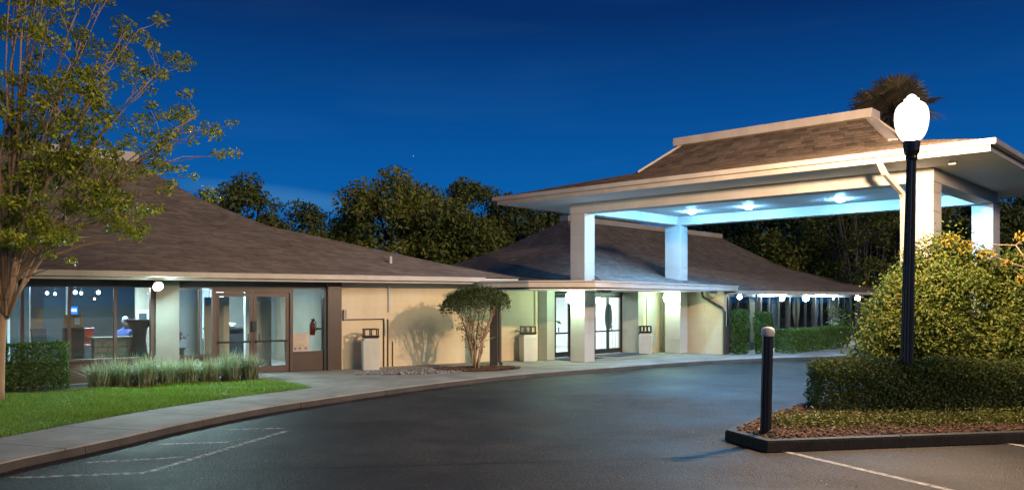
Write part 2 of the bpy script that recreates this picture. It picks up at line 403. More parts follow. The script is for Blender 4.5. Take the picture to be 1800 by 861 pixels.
def npmesh(name, V, T):
    me = bpy.data.meshes.new(name); nv = len(V); nt = len(T)
    me.vertices.add(nv); me.vertices.foreach_set('co', np.asarray(V, np.float32).ravel())
    me.loops.add(nt*3); me.loops.foreach_set('vertex_index', np.asarray(T, np.int32).ravel())
    me.polygons.add(nt); me.polygons.foreach_set('loop_start', np.arange(0, nt*3, 3, dtype=np.int32))
    me.update(calc_edges=True); return me
def unit(a): return a/np.maximum(np.linalg.norm(a, axis=1, keepdims=True), 1e-9)
def leaves(name, P, size, mat, parent=None, bias=None, blen=.6, wid=.45, fold=.25, down=0.0):
    """leaf-sized folded faces at points P (N,3)"""
    P = np.asarray(P, float); n = len(P)
    size = np.broadcast_to(np.asarray(size, float), (n,))*rng.uniform(.7, 1.3, n)
    nrm = rng.normal(size=(n, 3))
    if bias is not None: nrm = unit(nrm)*(1-blen)+unit(np.asarray(bias, float))*blen
    nrm = unit(nrm)
    ax = rng.normal(size=(n, 3)); ax[:, 2] -= down
    ax = unit(ax-nrm*np.sum(ax*nrm, 1, keepdims=True)); sd = np.cross(nrm, ax)
    L = size[:, None]; w = L*wid
    b = P-ax*L*.5; t = P+ax*L*.5
    s1 = P+sd*w*.5+nrm*L*fold*.4-ax*L*.06; s2 = P-sd*w*.5+nrm*L*fold*.4-ax*L*.06
    V = np.stack([b, s1, t, s2], 1).reshape(-1, 3)
    i = np.arange(n)[:, None]*4
    T = np.concatenate([i+np.array([[0, 1, 2]]), i+np.array([[0, 2, 3]])], 1).reshape(-1, 3)
    return mkobj(name, npmesh(name, V, T), mat, parent)
def blades(name, P, h, w, mat, parent=None, lean=.5, seg=3, droop=.5):
    """upright arching blades"""
    P = np.asarray(P, float); n = len(P)
    h = np.broadcast_to(np.asarray(h, float), (n,))*rng.uniform(.65, 1.15, n)
    lean = np.broadcast_to(np.asarray(lean, float), (n,))
    a = rng.uniform(0, 2*PI, n); d = np.stack([np.cos(a), np.sin(a), 0*a], 1); p = np.stack([-np.sin(a), np.cos(a), 0*a], 1)
    rows = []
    for k in range(seg+1):
        q = k/seg
        off = d*(h*lean*q**1.6)[:, None]; z = h*(q-droop*lean*q**2.5)
        c = P+off; c[:, 2] += z
        ww = (w*(1-q*.92))
        rows.append(c-p*ww*.5); rows.append(c+p*ww*.5)
    V = np.stack(rows, 1).reshape(-1, 3); m = 2*(seg+1)
    i = np.arange(n)[:, None]*m; T = []
    for k in range(seg):
        T += [i+np.array([[2*k, 2*k+1, 2*k+3]]), i+np.array([[2*k, 2*k+3, 2*k+2]])]
    return mkobj(name, npmesh(name, V, np.concatenate(T, 1).reshape(-1, 3)), mat, parent)

# frames: L = left building's facade (s along it to the right, n out of it); E = entrance grid (u out of the building, v along it)
aL = math.radians(54.7); dL = (math.sin(aL), math.cos(aL)); nL = (dL[1], -dL[0]); F0 = (-4.7, 22.2)
def FL(s, n): return (F0[0]+s*dL[0]+n*nL[0], F0[1]+s*dL[1]+n*nL[1])
aE = math.radians(42.8); eu = (math.cos(aE), -math.sin(aE)); ev = (math.sin(aE), math.cos(aE)); P0 = (2.2, 24.4)
def FE(u, v): return (P0[0]+u*eu[0]+v*ev[0], P0[1]+u*eu[1]+v*ev[1])
def FW(x, y): return (x, y)
G = .12   # pavement level

# ------------------------------------------------------------------ ground, road, pavements
def sheet(name, poly, z, mat, parent=None):
    m = MB(); m.add([(p[0], p[1], z) for p in poly], [tuple(range(len(poly)))]); return m.build(name, mat, parent)
tag(sheet('ground', [(-400, -150), (400, -150), (400, 600), (-400, 600)], -.03, 'far_ground'), kind='structure')
KERB = [(-7.2, -6), (-6.9, 0), (-6.55, 5), (-6.25, 7.6), (-6.03, 9.49), (-5.78, 10.3), (-5.48, 11.2), (-5.05, 12.75), (-4.4, 14.4), (-3.45, 16.0), (-2.46, 17.5),
        (-1.35, 19.0), (0.0, 20.5), (1.54, 21.8), (3.26, 23.15), (5.03, 24.6), (6.6, 25.6), (8.3, 26.45), (10.2, 27.1), (12.6, 28.2), (16, 30.4), (22, 35), (30, 41)]
def resample(pts, step):
    P = [Vector(p) for p in pts]; out = [P[0].copy()]; acc = 0
    # smooth with catmull-rom first
    S = []
    for i in range(len(P)-1):
        p0 = P[max(i-1, 0)]; p1 = P[i]; p2 = P[i+1]; p3 = P[min(i+2, len(P)-1)]
        for k in range(12):
            t = k/12
            S.append(.5*((2*p1)+(-p0+p2)*t+(2*p0-5*p1+4*p2-p3)*t*t+(-p0+3*p1-3*p2+p3)*t**3))
    S.append(P[-1]); out = [S[0]]
    for i in range(1, len(S)):
        a = S[i-1]; d = (S[i]-a).length; dirv = (S[i]-a).normalized() if d > 0 else Vector((1, 0)); pos = 0
        while acc+(d-pos) >= step:
            pos += step-acc; acc = 0; out.append(a+dirv*pos)
        acc += d-pos
    return out
def normals2(P):
    N = []
    for i in range(len(P)):
        d = (P[min(i+1, len(P)-1)]-P[max(i-1, 0)]).normalized(); N.append(Vector((-d.y, d.x)))   # to the left of travel = away from the road
    return N
kp = resample(KERB, .3); kn = normals2(kp)
road_poly = [tuple(p+n*.05) for p, n in zip(kp, kn)]+[(60, 41), (60, -40), (-7.2, -40)]
road = tag(sheet('road', road_poly, 0.0, 'asphalt'), kind='structure')
# kerb in cast lengths, small open joints
kerb = bpy.data.objects.new('kerb', None); col.objects.link(kerb); tag(kerb, kind='structure')
W_K = .15
i = 0
while i < len(kp)-1:
    j = min(i+8, len(kp)-1); m = MB()
    for k in range(i, j):
        a, b = kp[k], kp[k+1]; na, nb = kn[k], kn[k+1]
        if k == j-1: b = a+(b-a)*.96
        jz = rnd.uniform(-.003, .003)
        m.hexa([(*(a), -.02), (*(b), -.02), (*(b+nb*W_K), -.02), (*(a+na*W_K), -.02)],
               [(*(a+na*.015), .095+jz), (*(b+nb*.015), .095+jz), (*(b+nb*W_K), .095), (*(a+na*W_K), .095)])
    m.build('kerb_stone', 'kerb_concrete', kerb); i = j
# pavement: walkway slabs along the kerb, one broad apron by the building
pave = bpy.data.objects.new('pavement', None); col.objects.link(pave); tag(pave, kind='structure')
W_P = 1.42
i = 0
while i < len(kp)-1:
    j = min(i+5, len(kp)-1); m = MB()
    for k in range(i, j):
        a, b = kp[k], kp[k+1]; na, nb = kn[k], kn[k+1]
        if k == j-1: b = a+(b-a)*.94
        lo = .018; hi = W_K+W_P+.006
        m.hexa([(*(a+na*lo), .099), (*(b+nb*lo), .099), (*(b+nb*(hi)), .099), (*(a+na*(hi)), .099)],
               [(*(a+na*(lo+.012)), .120), (*(b+nb*(lo+.012)), .120), (*(b+nb*(hi)), .122), (*(a+na*(hi)), .122)])
    m.build('paving_slab', 'concrete', pave); i = j
inner = [p+n*(W_K+W_P+.008) for p, n in zip(kp, kn)]
i0 = min(range(len(kp)), key=lambda k: (inner[k]-Vector((-4.6, 17.9))).length)
apron = [tuple(p) for p in inner[i0:]]+[(26, 46), (-4, 46), FL(0, -1.2), FL(-9, -1.2), FL(-9, .3), FL(-3.6, .3), (-5.9, 19.2)]
# apron slabs: cut into a coarse grid by v stripes is hidden by distance; keep one slab with saw joints as geometry strips
m = MB(); m.prism(apron, 0.0, .112); m.build('apron_slab', 'concrete', pave)
ij = [inner[k] for k in range(len(kp))]
lawn_poly = [tuple(p) for p in inner[:i0+1]]+[(-5.84, 19.0), (-6.6, 18.75), (-7.72, 18.05), (-8.55, 17.2), (-10.34, 16.1), (-14.5, 13.4), (-20, 10), (-20, -6)]
m = MB(); m.prism(lawn_poly, 0.0, .125); lawn = tag(m.build('lawn', 'turf'), kind='structure')
bed_poly = [(-5.84, 19.01), (-6.6, 18.76), (-7.72, 18.06), (-8.55, 17.21), (-10.34, 16.11), (-14.5, 13.41), FL(-11.5, .3), FL(-3.6, .3), (-5.9, 19.25)]
m = MB(); m.prism(bed_poly, 0.0, .118); tag(m.build('planting_bed', 'soil'), kind='structure')
tree_bed = [(-.95+1.15*math.cos(t)*(1+.08*math.sin(3*t)), 22.0+.62*math.sin(t)+.25*math.cos(t)) for t in np.linspace(0, 2*PI, 26)[:-1]]
m = MB(); m.prism(tree_bed, .05, .145); tag(m.build('tree_bed', 'soil'), kind='structure')

# island at the right with a dark kerb
ISL = [(3.10, 11.72), (3.42, 10.78), (7.4, 11.52), (12, 12.4), (22, 14.3)]
isl_edge = [(3.10, 11.72), (3.75, 12.75), (4.7, 14.05), (5.95, 15.7), FE(8.7, -2.2), FE(8.7, 0), FE(8.7, 6), FE(8.7, 12)]
isl_poly = ISL+[(40, 20), (40, 40), FE(8.7, 12)]+isl_edge[::-1][1:-1]
m = MB(); m.prism(isl_poly, 0.0, .128); tag(m.build('island_bed', 'soil'), kind='structure')
ik = bpy.data.objects.new('island_kerb', None); col.objects.link(ik); tag(ik, kind='structure')
path = [Vector(p) for p in isl_edge[::-1]]+[Vector(p) for p in ISL[1:]]
cen = Vector((20, 24))
for i in range(len(path)-1):
    a, b = path[i], path[i+1]; L_ = (b-a).length; n_ = max(1, round(L_/1.8))
    def off(k):   # mitred inward offset
        d1 = (path[k]-path[k-1]).normalized() if k > 0 else (path[1]-path[0]).normalized()
        d2 = (path[k+1]-path[k]).normalized() if k < len(path)-1 else d1
        n1 = Vector((-d1.y, d1.x)); n2 = Vector((-d2.y, d2.x)); s_ = (n1+n2)
        return s_/max(.35, (1+n1.dot(n2)))
    na, nb = off(i), off(i+1)
    for q in range(n_):
        t0, t1 = q/n_, (q+1)/n_-(.006 if q < n_-1 else 0)
        A, B = a.lerp(b, t0), a.lerp(b, t1); NA, NB = na.lerp(nb, t0), na.lerp(nb, t1)
        m = MB()
        m.hexa([(*A, -.02), (*B, -.02), (*(B+NB*.16), -.02), (*(A+NA*.16), -.02)],
               [(*(A+NA*.015), .15), (*(B+NB*.015), .15), (*(B+NB*.16), .15), (*(A+NA*.16), .15)])
        m.build('kerb_stone', 'black_kerb', ik)

# painted lines (sheets 4 mm above the road)
def stripe(a, b, w, name='painted_line', mat='worn_paint'):
    a, b = Vector(a), Vector(b); d = (b-a).normalized(); n = Vector((-d.y, d.x))*w/2
    return sheet(name, [a-n, b-n, b+n, a+n], .004, mat, marks)
marks = bpy.data.objects.new('road_markings', None); col.objects.link(marks); tag(marks, kind='structure')
stripe((3.65, 10.85), (5.9, 6.1), .1); stripe((7.0, 11.5), (9.3, 6.6), .1)
stripe((-5.75, 9.22), (-4.33, 9.49), .1, mat='faded_paint')
stripe((-4.31, 9.53), (-3.50, 12.5), .1, mat='faded_paint')
stripe((-5.34, 10.08), (-4.25, 10.44), .09, mat='faded_paint'); stripe((-5.06, 11.34), (-4.02, 11.55), .09, mat='faded_paint'); stripe((-4.6, 12.62), (-3.62, 12.78), .09, mat='faded_paint')

M('seam_tar', (.008, .008, .008), None, 6, .7)
seam = [Vector((-4.35, 9.50)).lerp(Vector((2.75, 10.5)), k/28)+Vector((0, rnd.gauss(0, .012))) for k in range(29)]
m = MB()
for k in range(28):
    a, b = seam[k], seam[k+1]; w0, w1 = .012+.010*abs(math.sin(k*1.7)), .012+.010*abs(math.sin((k+1)*1.7))
    m.add([(a.x, a.y-w0, .003), (b.x, b.y-w1, .003), (b.x, b.y+w1, .003), (a.x, a.y+w0, .003)], [(0, 1, 2, 3)])
m.build('paving_seam', 'seam_tar', road)
# ------------------------------------------------------------------ roofs
def hip_roof(root, F, Ln, W, prof, k0, k1, mat_tab, faces=('front', 'side0'), name='roof', tabs=(.30, .145)):
    """F(x,y): x along the front eave, y inwards; prof [(run,z)] to the ridge at run=W/2"""
    def zr(r):
        for (r0, z0), (r1, z1) in zip(prof, prof[1:]):
            if r <= r1+1e-9: return z0+(z1-z0)*(r-r0)/(r1-r0)
        return prof[-1][1]
    m = MB()
    for (r0, z0), (r1, z1) in zip(prof, prof[1:]):
        def q(x0, y0, za, x1, y1, zb, x2, y2, zc, x3, y3, zd):
            m.add([(*F(x0, y0), za), (*F(x1, y1), zb), (*F(x2, y2), zc), (*F(x3, y3), zd)], [(0, 1, 2, 3)])
        q(r0*k0, r0, z0, Ln-r0*k1, r0, z0, Ln-r1*k1, r1, z1, r1*k0, r1, z1)
        q(r0*k0, W-r0, z0, r1*k0, W-r1, z1, Ln-r1*k1, W-r1, z1, Ln-r0*k1, W-r0, z0)
        q(r0*k0, r0, z0, r1*k0, r1, z1, r1*k0, W-r1, z1, r0*k0, W-r0, z0)
        q(Ln-r0*k1, r0, z0, Ln-r0*k1, W-r0, z0, Ln-r1*k1, W-r1, z1, Ln-r1*k1, r1, z1)
    rf = m.build(name, 'roof_base', root)
    # shingle tabs: thin overlapping wedges in courses
    tw, ex = tabs
    V = []; Fc = []
    def tabrow(A, B, C, D, lift):     # A,B lower edge ends; C,D upper edge ends (C above A); split into tabs
        A, B, C, D = map(Vector, (A, B, C, D)); L_ = (B-A).length
        if L_ < .05: return
        n_ = (B-A).cross(C-A).normalized()
        if n_.z < 0: n_ = -n_
        t = -rnd.random()*tw/L_
        while t < 1:
            w = tw*rnd.uniform(.65, 1.25)/L_; t0, t1 = max(t, 0), min(t+w*.97, 1); t += w
            if t1-t0 < .02/L_: continue
            lf = lift*rnd.uniform(.7, 1.4)
            p = [A.lerp(B, t0)+n_*lf, A.lerp(B, t1)+n_*lf, C.lerp(D, t1)+n_*.003, C.lerp(D, t0)+n_*.003, A.lerp(B, t0), A.lerp(B, t1)]
            b = len(V); V.extend(p)
            Fc.extend([(b, b+1, b+2), (b, b+2, b+3), (b, b+5, b+1), (b, b+4, b+5)])
    R = W/2
    # course runs measured along the slope
    runs = [0.0]; r = 0.0
    while r < R-.02:
        dz = (zr(min(r+.01, R))-zr(r))/.01; r = min(R, r+ex/math.sqrt(1+dz*dz)); runs.append(r)
    kx = {'front': None}
    for r0, r1 in zip(runs, runs[1:]):
        r2 = min(R, r1+(r1-r0)*.15)
        z0, z1 = zr(r0), zr(r2)
        if 'front' in faces: tabrow((*F(r0*k0, r0), z0), (*F(Ln-r0*k1, r0), z0), (*F(r2*k0, r2), z1), (*F(Ln-r2*k1, r2), z1), .012)
        if 'side0' in faces: tabrow((*F(r0*k0, r0), z0), (*F(r0*k0, W-r0), z0), (*F(r2*k0, r2), z1), (*F(r2*k0, W-r2), z1), .012)
        if 'side1' in faces: tabrow((*F(Ln-r0*k1, r0), z0), (*F(Ln-r0*k1, W-r0), z0), (*F(Ln-r2*k1, r2), z1), (*F(Ln-r2*k1, W-r2), z1), .012)
    t = mkobj('shingles', npmesh('shingles', np.array(V), np.array(Fc)), mat_tab, rf); tag(t, kind='stuff')
    return rf, zr

def ring_board(F, x0, x1, y0, y1, z0, z1, th, name, mat, parent, sides='fblr'):
    """boards round a rectangle, each side its own mesh, mitred by butting"""
    if 'f' in sides: m = MB(); m.fbox(F, x0, x1, y0, y0+th, z0, z1); m.build(name, mat, parent)
    if 'b' in sides: m = MB(); m.fbox(F, x0, x1, y1-th, y1, z0, z1); m.build(name, mat, parent)
    if 'l' in sides: m = MB(); m.fbox(F, x0, x0+th, y0+th+.002, y1-th-.002, z0, z1); m.build(name, mat, parent)
    if 'r' in sides: m = MB(); m.fbox(F, x1-th, x1, y0+th+.002, y1-th-.002, z0, z1); m.build(name, mat, parent)

# ------------------------------------------------------------------ left building
lb = thing('lobby_building', 'low tan building with flared brown shingle roof and glass front at left', 'building', (*FL(-2, -4), G))
C1 = FL(5.55, .7)
def FLR(x, y): return (C1[0]-dL[0]*x-nL[0]*y, C1[1]-dL[1]*x-nL[1]*y)
R = 9.5
profL = [(0, 2.69), (.175*R, 3.12), (.4*R, 3.78), (.62*R, 4.42), (.8*R, 5.36), (R, 6.80)]
rfL, _ = hip_roof(lb, FLR, 32, 19, profL, 1, 1, 'shingle')
m = MB(); m.fbox(FLR, 9.1, 22.9, 9.28, 9.72, 6.66, 6.98); m.build('ridge_cap', 'trim_paint', rfL)
ring_board(FLR, .03, 31.97, .03, 18.97, 2.49, 2.66, .03, 'fascia', 'trim_paint', lb, 'flr')
m = MB(); m.fbox(FLR, 1.3, 31.9, -.085, .028, 2.555, 2.685); m.build('gutter', 'trim_paint', lb, bevel=.01)
m = MB(); m.fbox(FLR, .06, 31.9, .062, 1.6, 2.50, 2.52); m.fbox(FLR, .06, 1.2, 1.62, 18.9, 2.50, 2.52); m.build('soffit', 'white_paint', lb)
m = MB(); m.tube([(*FLR(3.6, 1.6), 3.0), (*FLR(3.6, 1.6), 3.32)], .05, 8); m.build('vent_pipe', 'white_paint', rfL)
m = MB(); m.fbox(FL, -12.95, -4.3, -2.05, -.22, .13, .44); m.build('raised_floor', 'tile_floor', lb)
# walls: plaster end wall, dark header band, low brown wall under the windows
m = MB(); m.fbox(FL, -.02, 5.0, -.25, 0, 0, 2.50); m.build('wall', 'plaster', lb)
m = MB(); m.fbox(FL, 4.75, 5.0, -17, -.253, 0, 2.50); m.build('wall', 'plaster', lb)
m = MB(); m.fbox(FL, -12, -.03, -.2, .02, 2.32, 2.497); m.build('header_band', 'dark_trim', lb)
m = MB(); m.fbox(FL, .0, 4.9, .003, .02, 2.40, 2.497); m.build('frieze_board', 'white_paint', lb)
m = MB(); m.fbox(FL, -12, -3.45, -.15, -.01, 0, .60); m.build('base_wall', 'brown_metal', lb)
m = MB(); m.fbox(FL, -.45, -.05, -.2, .14, 0, 2.49); m.build('post', 'brown_metal', lb, bevel=.01)
m = MB(); m.fbox(FL, -.52, -.455, -.15, .06, 0, 2.32); m.build('post', 'dark_trim', lb)
m = MB(); m.fbox(FL, -4.80, -4.26, -.25, .12, 0, 2.49); m.build('pier', 'pier_paint', lb, bevel=.012)
m = MB(); m.fbox(FL, -4.90, -4.81, -.12, .05, 0, 2.32); m.build('mullion', 'bronze_frame', lb)
# window bays
wx = [-12, -11.05, -10.1, -9.2, -8.45, -7.53, -6.61, -5.66, -4.905]
for a, b in zip(wx, wx[1:]):
    w = MB(); w.fbox(FL, a+.035, b-.035, -.062, -.05, .66, 2.32); g = w.build('window_pane', 'window_glass', lb)
for a in wx[:-1]:
    w = MB(); w.fbox(FL, a-.033, a+.033, -.11, .0, .61, 2.318); w.build('mullion', 'bronze_frame', lb)
w = MB(); w.fbox(FL, -12, -4.905, -.13, .04, .602, .658); w.build('window_sill', 'bronze_frame', lb)
# second bay
for a, b in ((-4.25, -3.78), (-3.74, -3.46)):
    w = MB(); w.fbox(FL, a+.02, b-.005, -.062, -.05, .66, 2.27); w.build('window_pane', 'window_glass', lb)
w = MB(); w.fbox(FL, -3.775, -3.745, -.1, -.02, .661, 2.27); w.build('mullion', 'bronze_frame', lb)
w = MB(); w.fbox(FL, -4.25, -3.46, -.13, .03, .602, .658); w.build('window_sill', 'bronze_frame', lb)
# double door
dr = MB()
dr.fbox(FL, -3.45, -3.37, -.11, .03, G, 2.32); dr.fbox(FL, -1.46, -1.38, -.11, .03, G, 2.32); dr.fbox(FL, -3.368, -1.462, -.11, .03, 2.22, 2.318)
dr.build('door_frame', 'bronze_frame', lb)
def glass_door(root, F, s0, s1, n, z0, z1, frame, hinge, bar_z=.95, handle='black_metal', glass='door_glass', st=.085):
    m = MB()
    m.fbox(F, s0, s0+st, n-.045, n, z0, z1); m.fbox(F, s1-st, s1, n-.045, n, z0, z1)
    m.fbox(F, s0+st+.001, s1-st-.001, n-.044, n-.001, z0, z0+.16); m.fbox(F, s0+st+.001, s1-st-.001, n-.044, n-.001, z1-.10, z1)
    d = m.build('door', frame, root)
    p = MB(); p.fbox(F, s0+st, s1-st, n-.028, n-.018, z0+.16, z1-.10); p.build('door_pane', glass, d)
    h = MB(); h.fbox(F, s0+.05, s1-.05, n+.03, n+.055, bar_z-.025, bar_z+.025)
    h.fbox(F, s0+.05, s0+.09, n+.001, n+.03, bar_z-.03, bar_z+.03); h.fbox(F, s1-.09, s1-.05, n+.001, n+.03, bar_z-.03, bar_z+.03)
    xx = s1-.14 if hinge < 0 else s0+.14
    h.fbox(F, xx-.012, xx+.012, n+.032, n+.056, bar_z+.026, bar_z+.2)
    h.build('push_bar', handle, d)
    return d
d1 = glass_door(lb, FL, -3.36, -2.425, -.02, G+.02, 2.21, 'bronze_frame', -1)
d2 = glass_door(lb, FL, -2.415, -1.47, -.02, G+.02, 2.21, 'bronze_frame', 1)
lk = MB(); lk.fbox(FL, -2.47, -2.36, .0, .07, 1.22, 1.48); lk.build('lock_box', 'black_metal', d1)
# sidelight with low panel and a poster
w = MB(); w.fbox(FL, -1.37, -.53, -.062, -.05, .60, 2.315); w.build('window_pane', 'window_glass', lb)
w = MB(); w.fbox(FL, -1.375, -.525, -.1, .0, G, .598); w.build('kick_panel', 'brown_metal', lb, bevel=.01)
w = MB(); w.fbox(FL, -1.37, -.53, -.1, .015, .60, .64); w.build('window_sill', 'bronze_frame', lb)
po = MB(); po.fbox(FL, -1.36, -.90, -.047, -.043, .645, 1.13)
poster = tag(po.build('poster', 'cardboard'), 'beige poster with small blue symbols behind the glass beside the brown doors', 'poster')
for a, b, z0, z1, mt in ((-1.24, -1.02, .975, .99, 'grey_print'), (-1.20, -1.06, .95, .962, 'grey_print'), (-1.21, -1.05, .80, .815, 'yellow_print'),
                         (-1.26, -1.0, .775, .787, 'yellow_print'), (-1.18, -1.08, .83, .84, 'yellow_print')):
    q = MB(); q.fbox(FL, a, b, -.0428, -.0405, z0, z1); q.build('print_line', mt, poster)
for a in (-1.30, -1.17, -1.01):
    q = MB(); q.fbox(FL, a-.03, a+.03, -.0428, -.0405, .70, .735); q.fbox(FL, a-.012, a+.05, -.0428, -.0405, .737, .752); q.build('print_symbol', 'blue_print', poster)
# conduits and boxes on the plaster
m = MB(); m.fbox(FL, .03, .12, .003, .09, 1.47, 1.75); m.build('junction_box', 'grey_print', lb, bevel=.006)
m = MB(); m.tube([(*FL(.1, .03), 1.475), (*FL(1.26, .03), 1.475)], .014, 6); m.build('conduit', 'brown_metal', lb)
m = MB(); m.tube([(*FL(1.27, .03), 1.49), (*FL(1.27, .03), G)], .018, 6); m.build('conduit', 'dark_trim', lb)
m = MB(); m.tube([(*FL(1.40, .03), 1.47), (*FL(1.40, .03), G)], .017, 6); m.build('conduit', 'brown_metal', lb)
m = MB(); m.tube([(*FL(1.55, .03), .83), (*FL(1.55, .03), G)], .014, 6); m.build('conduit', 'brown_metal', lb)
m = MB(); m.fbox(FL, 1.41, 1.47, .021, .06, 1.68, 2.45); m.build('conduit', 'white_paint', lb)
m = MB(); m.fbox(FL, 1.30, 1.35, .003, .03, 1.0, 1.4); m.build('access_panel', 'white_paint', lb)
# corner post with downspout
m = MB(); cp = (-.52, 23.62)
m.fbox(FW, cp[0]-.13, cp[0]+.10, cp[1]-.1, cp[1]+.13, G, 2.5); m.build('post', 'dark_trim', lb, bevel=.01)
m = MB(); m.tube([(cp[0]+.16, cp[1]-.05, 2.48), (cp[0]+.16, cp[1]-.05, .22), (cp[0]+.2, cp[1]-.14, .16)], .055, 8); m.build('downspout', 'brown_metal', lb)
# interior shell
m = MB(); m.fbox(FL, -13, -.25, -6.9, -.2, .0, .128); m.build('floor', 'tile_floor', lb)
m = MB(); m.fbox(FL, -13, -.2, -6.9, -.21, 2.44, 2.46); m.build('ceiling', 'interior_wall', lb)
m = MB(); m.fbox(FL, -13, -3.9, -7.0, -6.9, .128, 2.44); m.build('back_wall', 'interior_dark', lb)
m = MB(); m.fbox(FL, -3.9, -.2, -4.6, -4.5, .128, 2.44); m.build('back_wall', 'interior_wall', lb)
m = MB(); m.fbox(FL, -.26, -.2, -7, -.26, .128, 2.44); m.build('side_wall', 'interior_tan', lb)
m = MB(); m.fbox(FL, -3.98, -3.9, -7, -3.2, .128, 2.44); m.build('partition', 'interior_white', lb)
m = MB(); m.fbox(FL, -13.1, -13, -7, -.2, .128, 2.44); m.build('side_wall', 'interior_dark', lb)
for s, n, w, mt in ((-9.6, -5.5, .3, 'interior_tan'), (-7.05, -2.6, .28, 'interior_tan'), (-4.45, -3.4, .30, 'interior_tan'), (-8.2, -6.8, .07, 'interior_white'), (-7.4, -6.8, .07, 'interior_white'),
                    (-6.6, -6.8, .07, 'interior_white'), (-5.9, -6.8, .07, 'interior_white'), (-10.8, -6.8, .07, 'interior_white'), (-11.6, -6.8, .07, 'interior_white'), (-3.95, -1.7, .11, 'interior_white'), (-2.08, -1.6, .16, 'interior_white'), (-2.62, -3.9, .22, 'interior_white')):
    m = MB(); m.fbox(FL, s-w/2, s+w/2, n-w/2, n+w/2, .128, 2.44); m.build('column', mt, lb)
m = MB(); m.fbox(FL, -3.35, -2.72, -1.2, -1.1, .128, 2.1); m.build('partition', 'interior_tan', lb)  # tan panel added to stand in for the reflection in the left door leaf
m = MB(); m.fbox(FL, -1.95, -1.45, -1.6, -1.5, .128, 2.3); m.build('partition', 'interior_wall', lb)
for s, n in ((-10, -3.2), (-7.6, -4.0), (-5.4, -2.6), (-2.3, -2.2)):
    m = MB(); m.fbox(FL, s-.35, s+.35, n-.12, n+.12, 2.41, 2.438); m.build('ceiling_light', 'lobby_glow', lb)

# ------------------------------------------------------------------ entrance building (behind the flat canopy) and right wing
eb = thing('entrance_building', 'entrance building with shingle hip roof, white doors and long glazed right wing', 'building', (*FE(-2, 3), G))
def FER(x, y): return FE(1.6-y, -.9+x)
R2 = 8.1
profE = [(0, 2.37), (.30*R2, 2.85), (.6*R2, 3.56), (.75*R2, 4.12), (.9*R2, 4.88), (R2, 5.42)]
rfE, _ = hip_roof(eb, FER, 29.1, 16.2, profE, 1, 1, 'shingle')
m = MB(); m.fbox(FER, 7.9, 21.2, 7.88, 8.32, 5.32, 5.55); m.build('ridge_cap', 'trim_paint', rfE)
m = MB(); m.fbox(FER, 7.45, 29.07, .0, .06, 2.235, 2.355); m.build('fascia', 'trim_paint', eb)
m = MB(); m.fbox(FER, 29.01, 29.07, .063, 16, 2.235, 2.355); m.build('fascia', 'trim_paint', eb)
m = MB(); m.fbox(FER, 7.2, 29.0, .064, .95, 2.24, 2.26); m.build('soffit', 'ceiling_paint', eb)
# flat canopy over the entrance walk
can = [FE(.35, -2.95), FE(1.7, -1.74), FE(1.7, 6.5), FE(-2.4, 6.5), FE(-2.4, -.8), (-1.2, 25.2), (-.86, 22.75)]
def shrink(poly, d):
    c = Vector((sum(p[0] for p in poly)/len(poly), sum(p[1] for p in poly)/len(poly)))
    return [tuple(Vector(p)+(c-Vector(p)).normalized()*d) for p in poly]
zt = [2.53, 2.53, 2.48, 2.48, 2.5, 2.53, 2.53]
m = MB(); m.prism(can, [z-.165 for z in zt], zt); m.build('canopy_roof', 'trim_paint', eb, bevel=.008)
m = MB(); m.prism(shrink(can, -.05), [z-.012 for z in zt], [z+.02 for z in zt]); m.build('canopy_edge', 'white_paint', eb)
m = MB(); m.prism(shrink(can, .1), 2.30, 2.33); m.build('canopy_soffit', 'ceiling_paint', eb)
for u, v in ((1.2, -1.0), (1.35, 4.9)):
    m = MB(); m.fbox(FE, u, u+.12, v, v+.55, 2.22, 2.298); m.build('exit_fixture', 'trim_paint', eb)
# walls of the entrance court
def wall(F, pts, z1, mat, name='wall', z0=0.0):
    m = MB(); m.fbox(F, *pts, z0, z1); return m.build(name, mat, eb)
WA, WB = Vector((-.72, 25.16)), Vector((.86, 25.58)); dW = (WB-WA).normalized(); nW = Vector((-dW.y, dW.x))
def FWL(a, b): p = WA+dW*a+nW*b; return (p.x, p.y)
wall(FWL, (0, 1.62, 0, .2), 2.36, 'plaster')
def block_pier(root, F, a0, a1, b0, b1, z0, z1, course=.405, name='pier', mat='block_paint'):
    m = MB(); m.fbox(F, a0+.01, a1-.01, b0+.01, b1-.01, z0, z1); c = m.build(name, mat, root)
    z = z0
    while z < z1-.02:
        t = min(z+course, z1); q = MB(); q.fbox(F, a0, a1, b0, b1, z+.004, t-.004); q.build('block', mat, c, bevel=.005); z = t
    return c
block_pier(eb, FE, -1.76, -1.40, -.10, .27, G, 2.31)
block_pier(eb, FE, -2.1, -1.2, 4.66, 5.0, G, 2.31)
wall(FE, (-2.05, -1.80, -.2, -.0), 2.36, 'plaster')
wall(FE, (-1.4, -1.2, 5.003, 6.4), 2.36, 'plaster')
wall(FE, (-1.19, 1.32, 6.2, 6.4), 2.36, 'plaster')
wall(FE, (-2.0, -1.83, 1.70, 2.90), 2.36, 'block_paint')
wall(FE, (-2.0, -1.83, -.0, 4.66), 2.36, 'dark_trim', 'door_header', 2.26)
m = MB(); m.fbox(FE, -1.197, -1.16, 5.15, 5.75, .35, 2.15); m.build('wall_panel', 'white_paint', eb, bevel=.01)
m = MB(); m.tube([(*FE(-1.15, 6.1), 2.3), (*FE(-1.15, 6.1), G)], .03, 8); m.build('conduit', 'white_paint', eb)
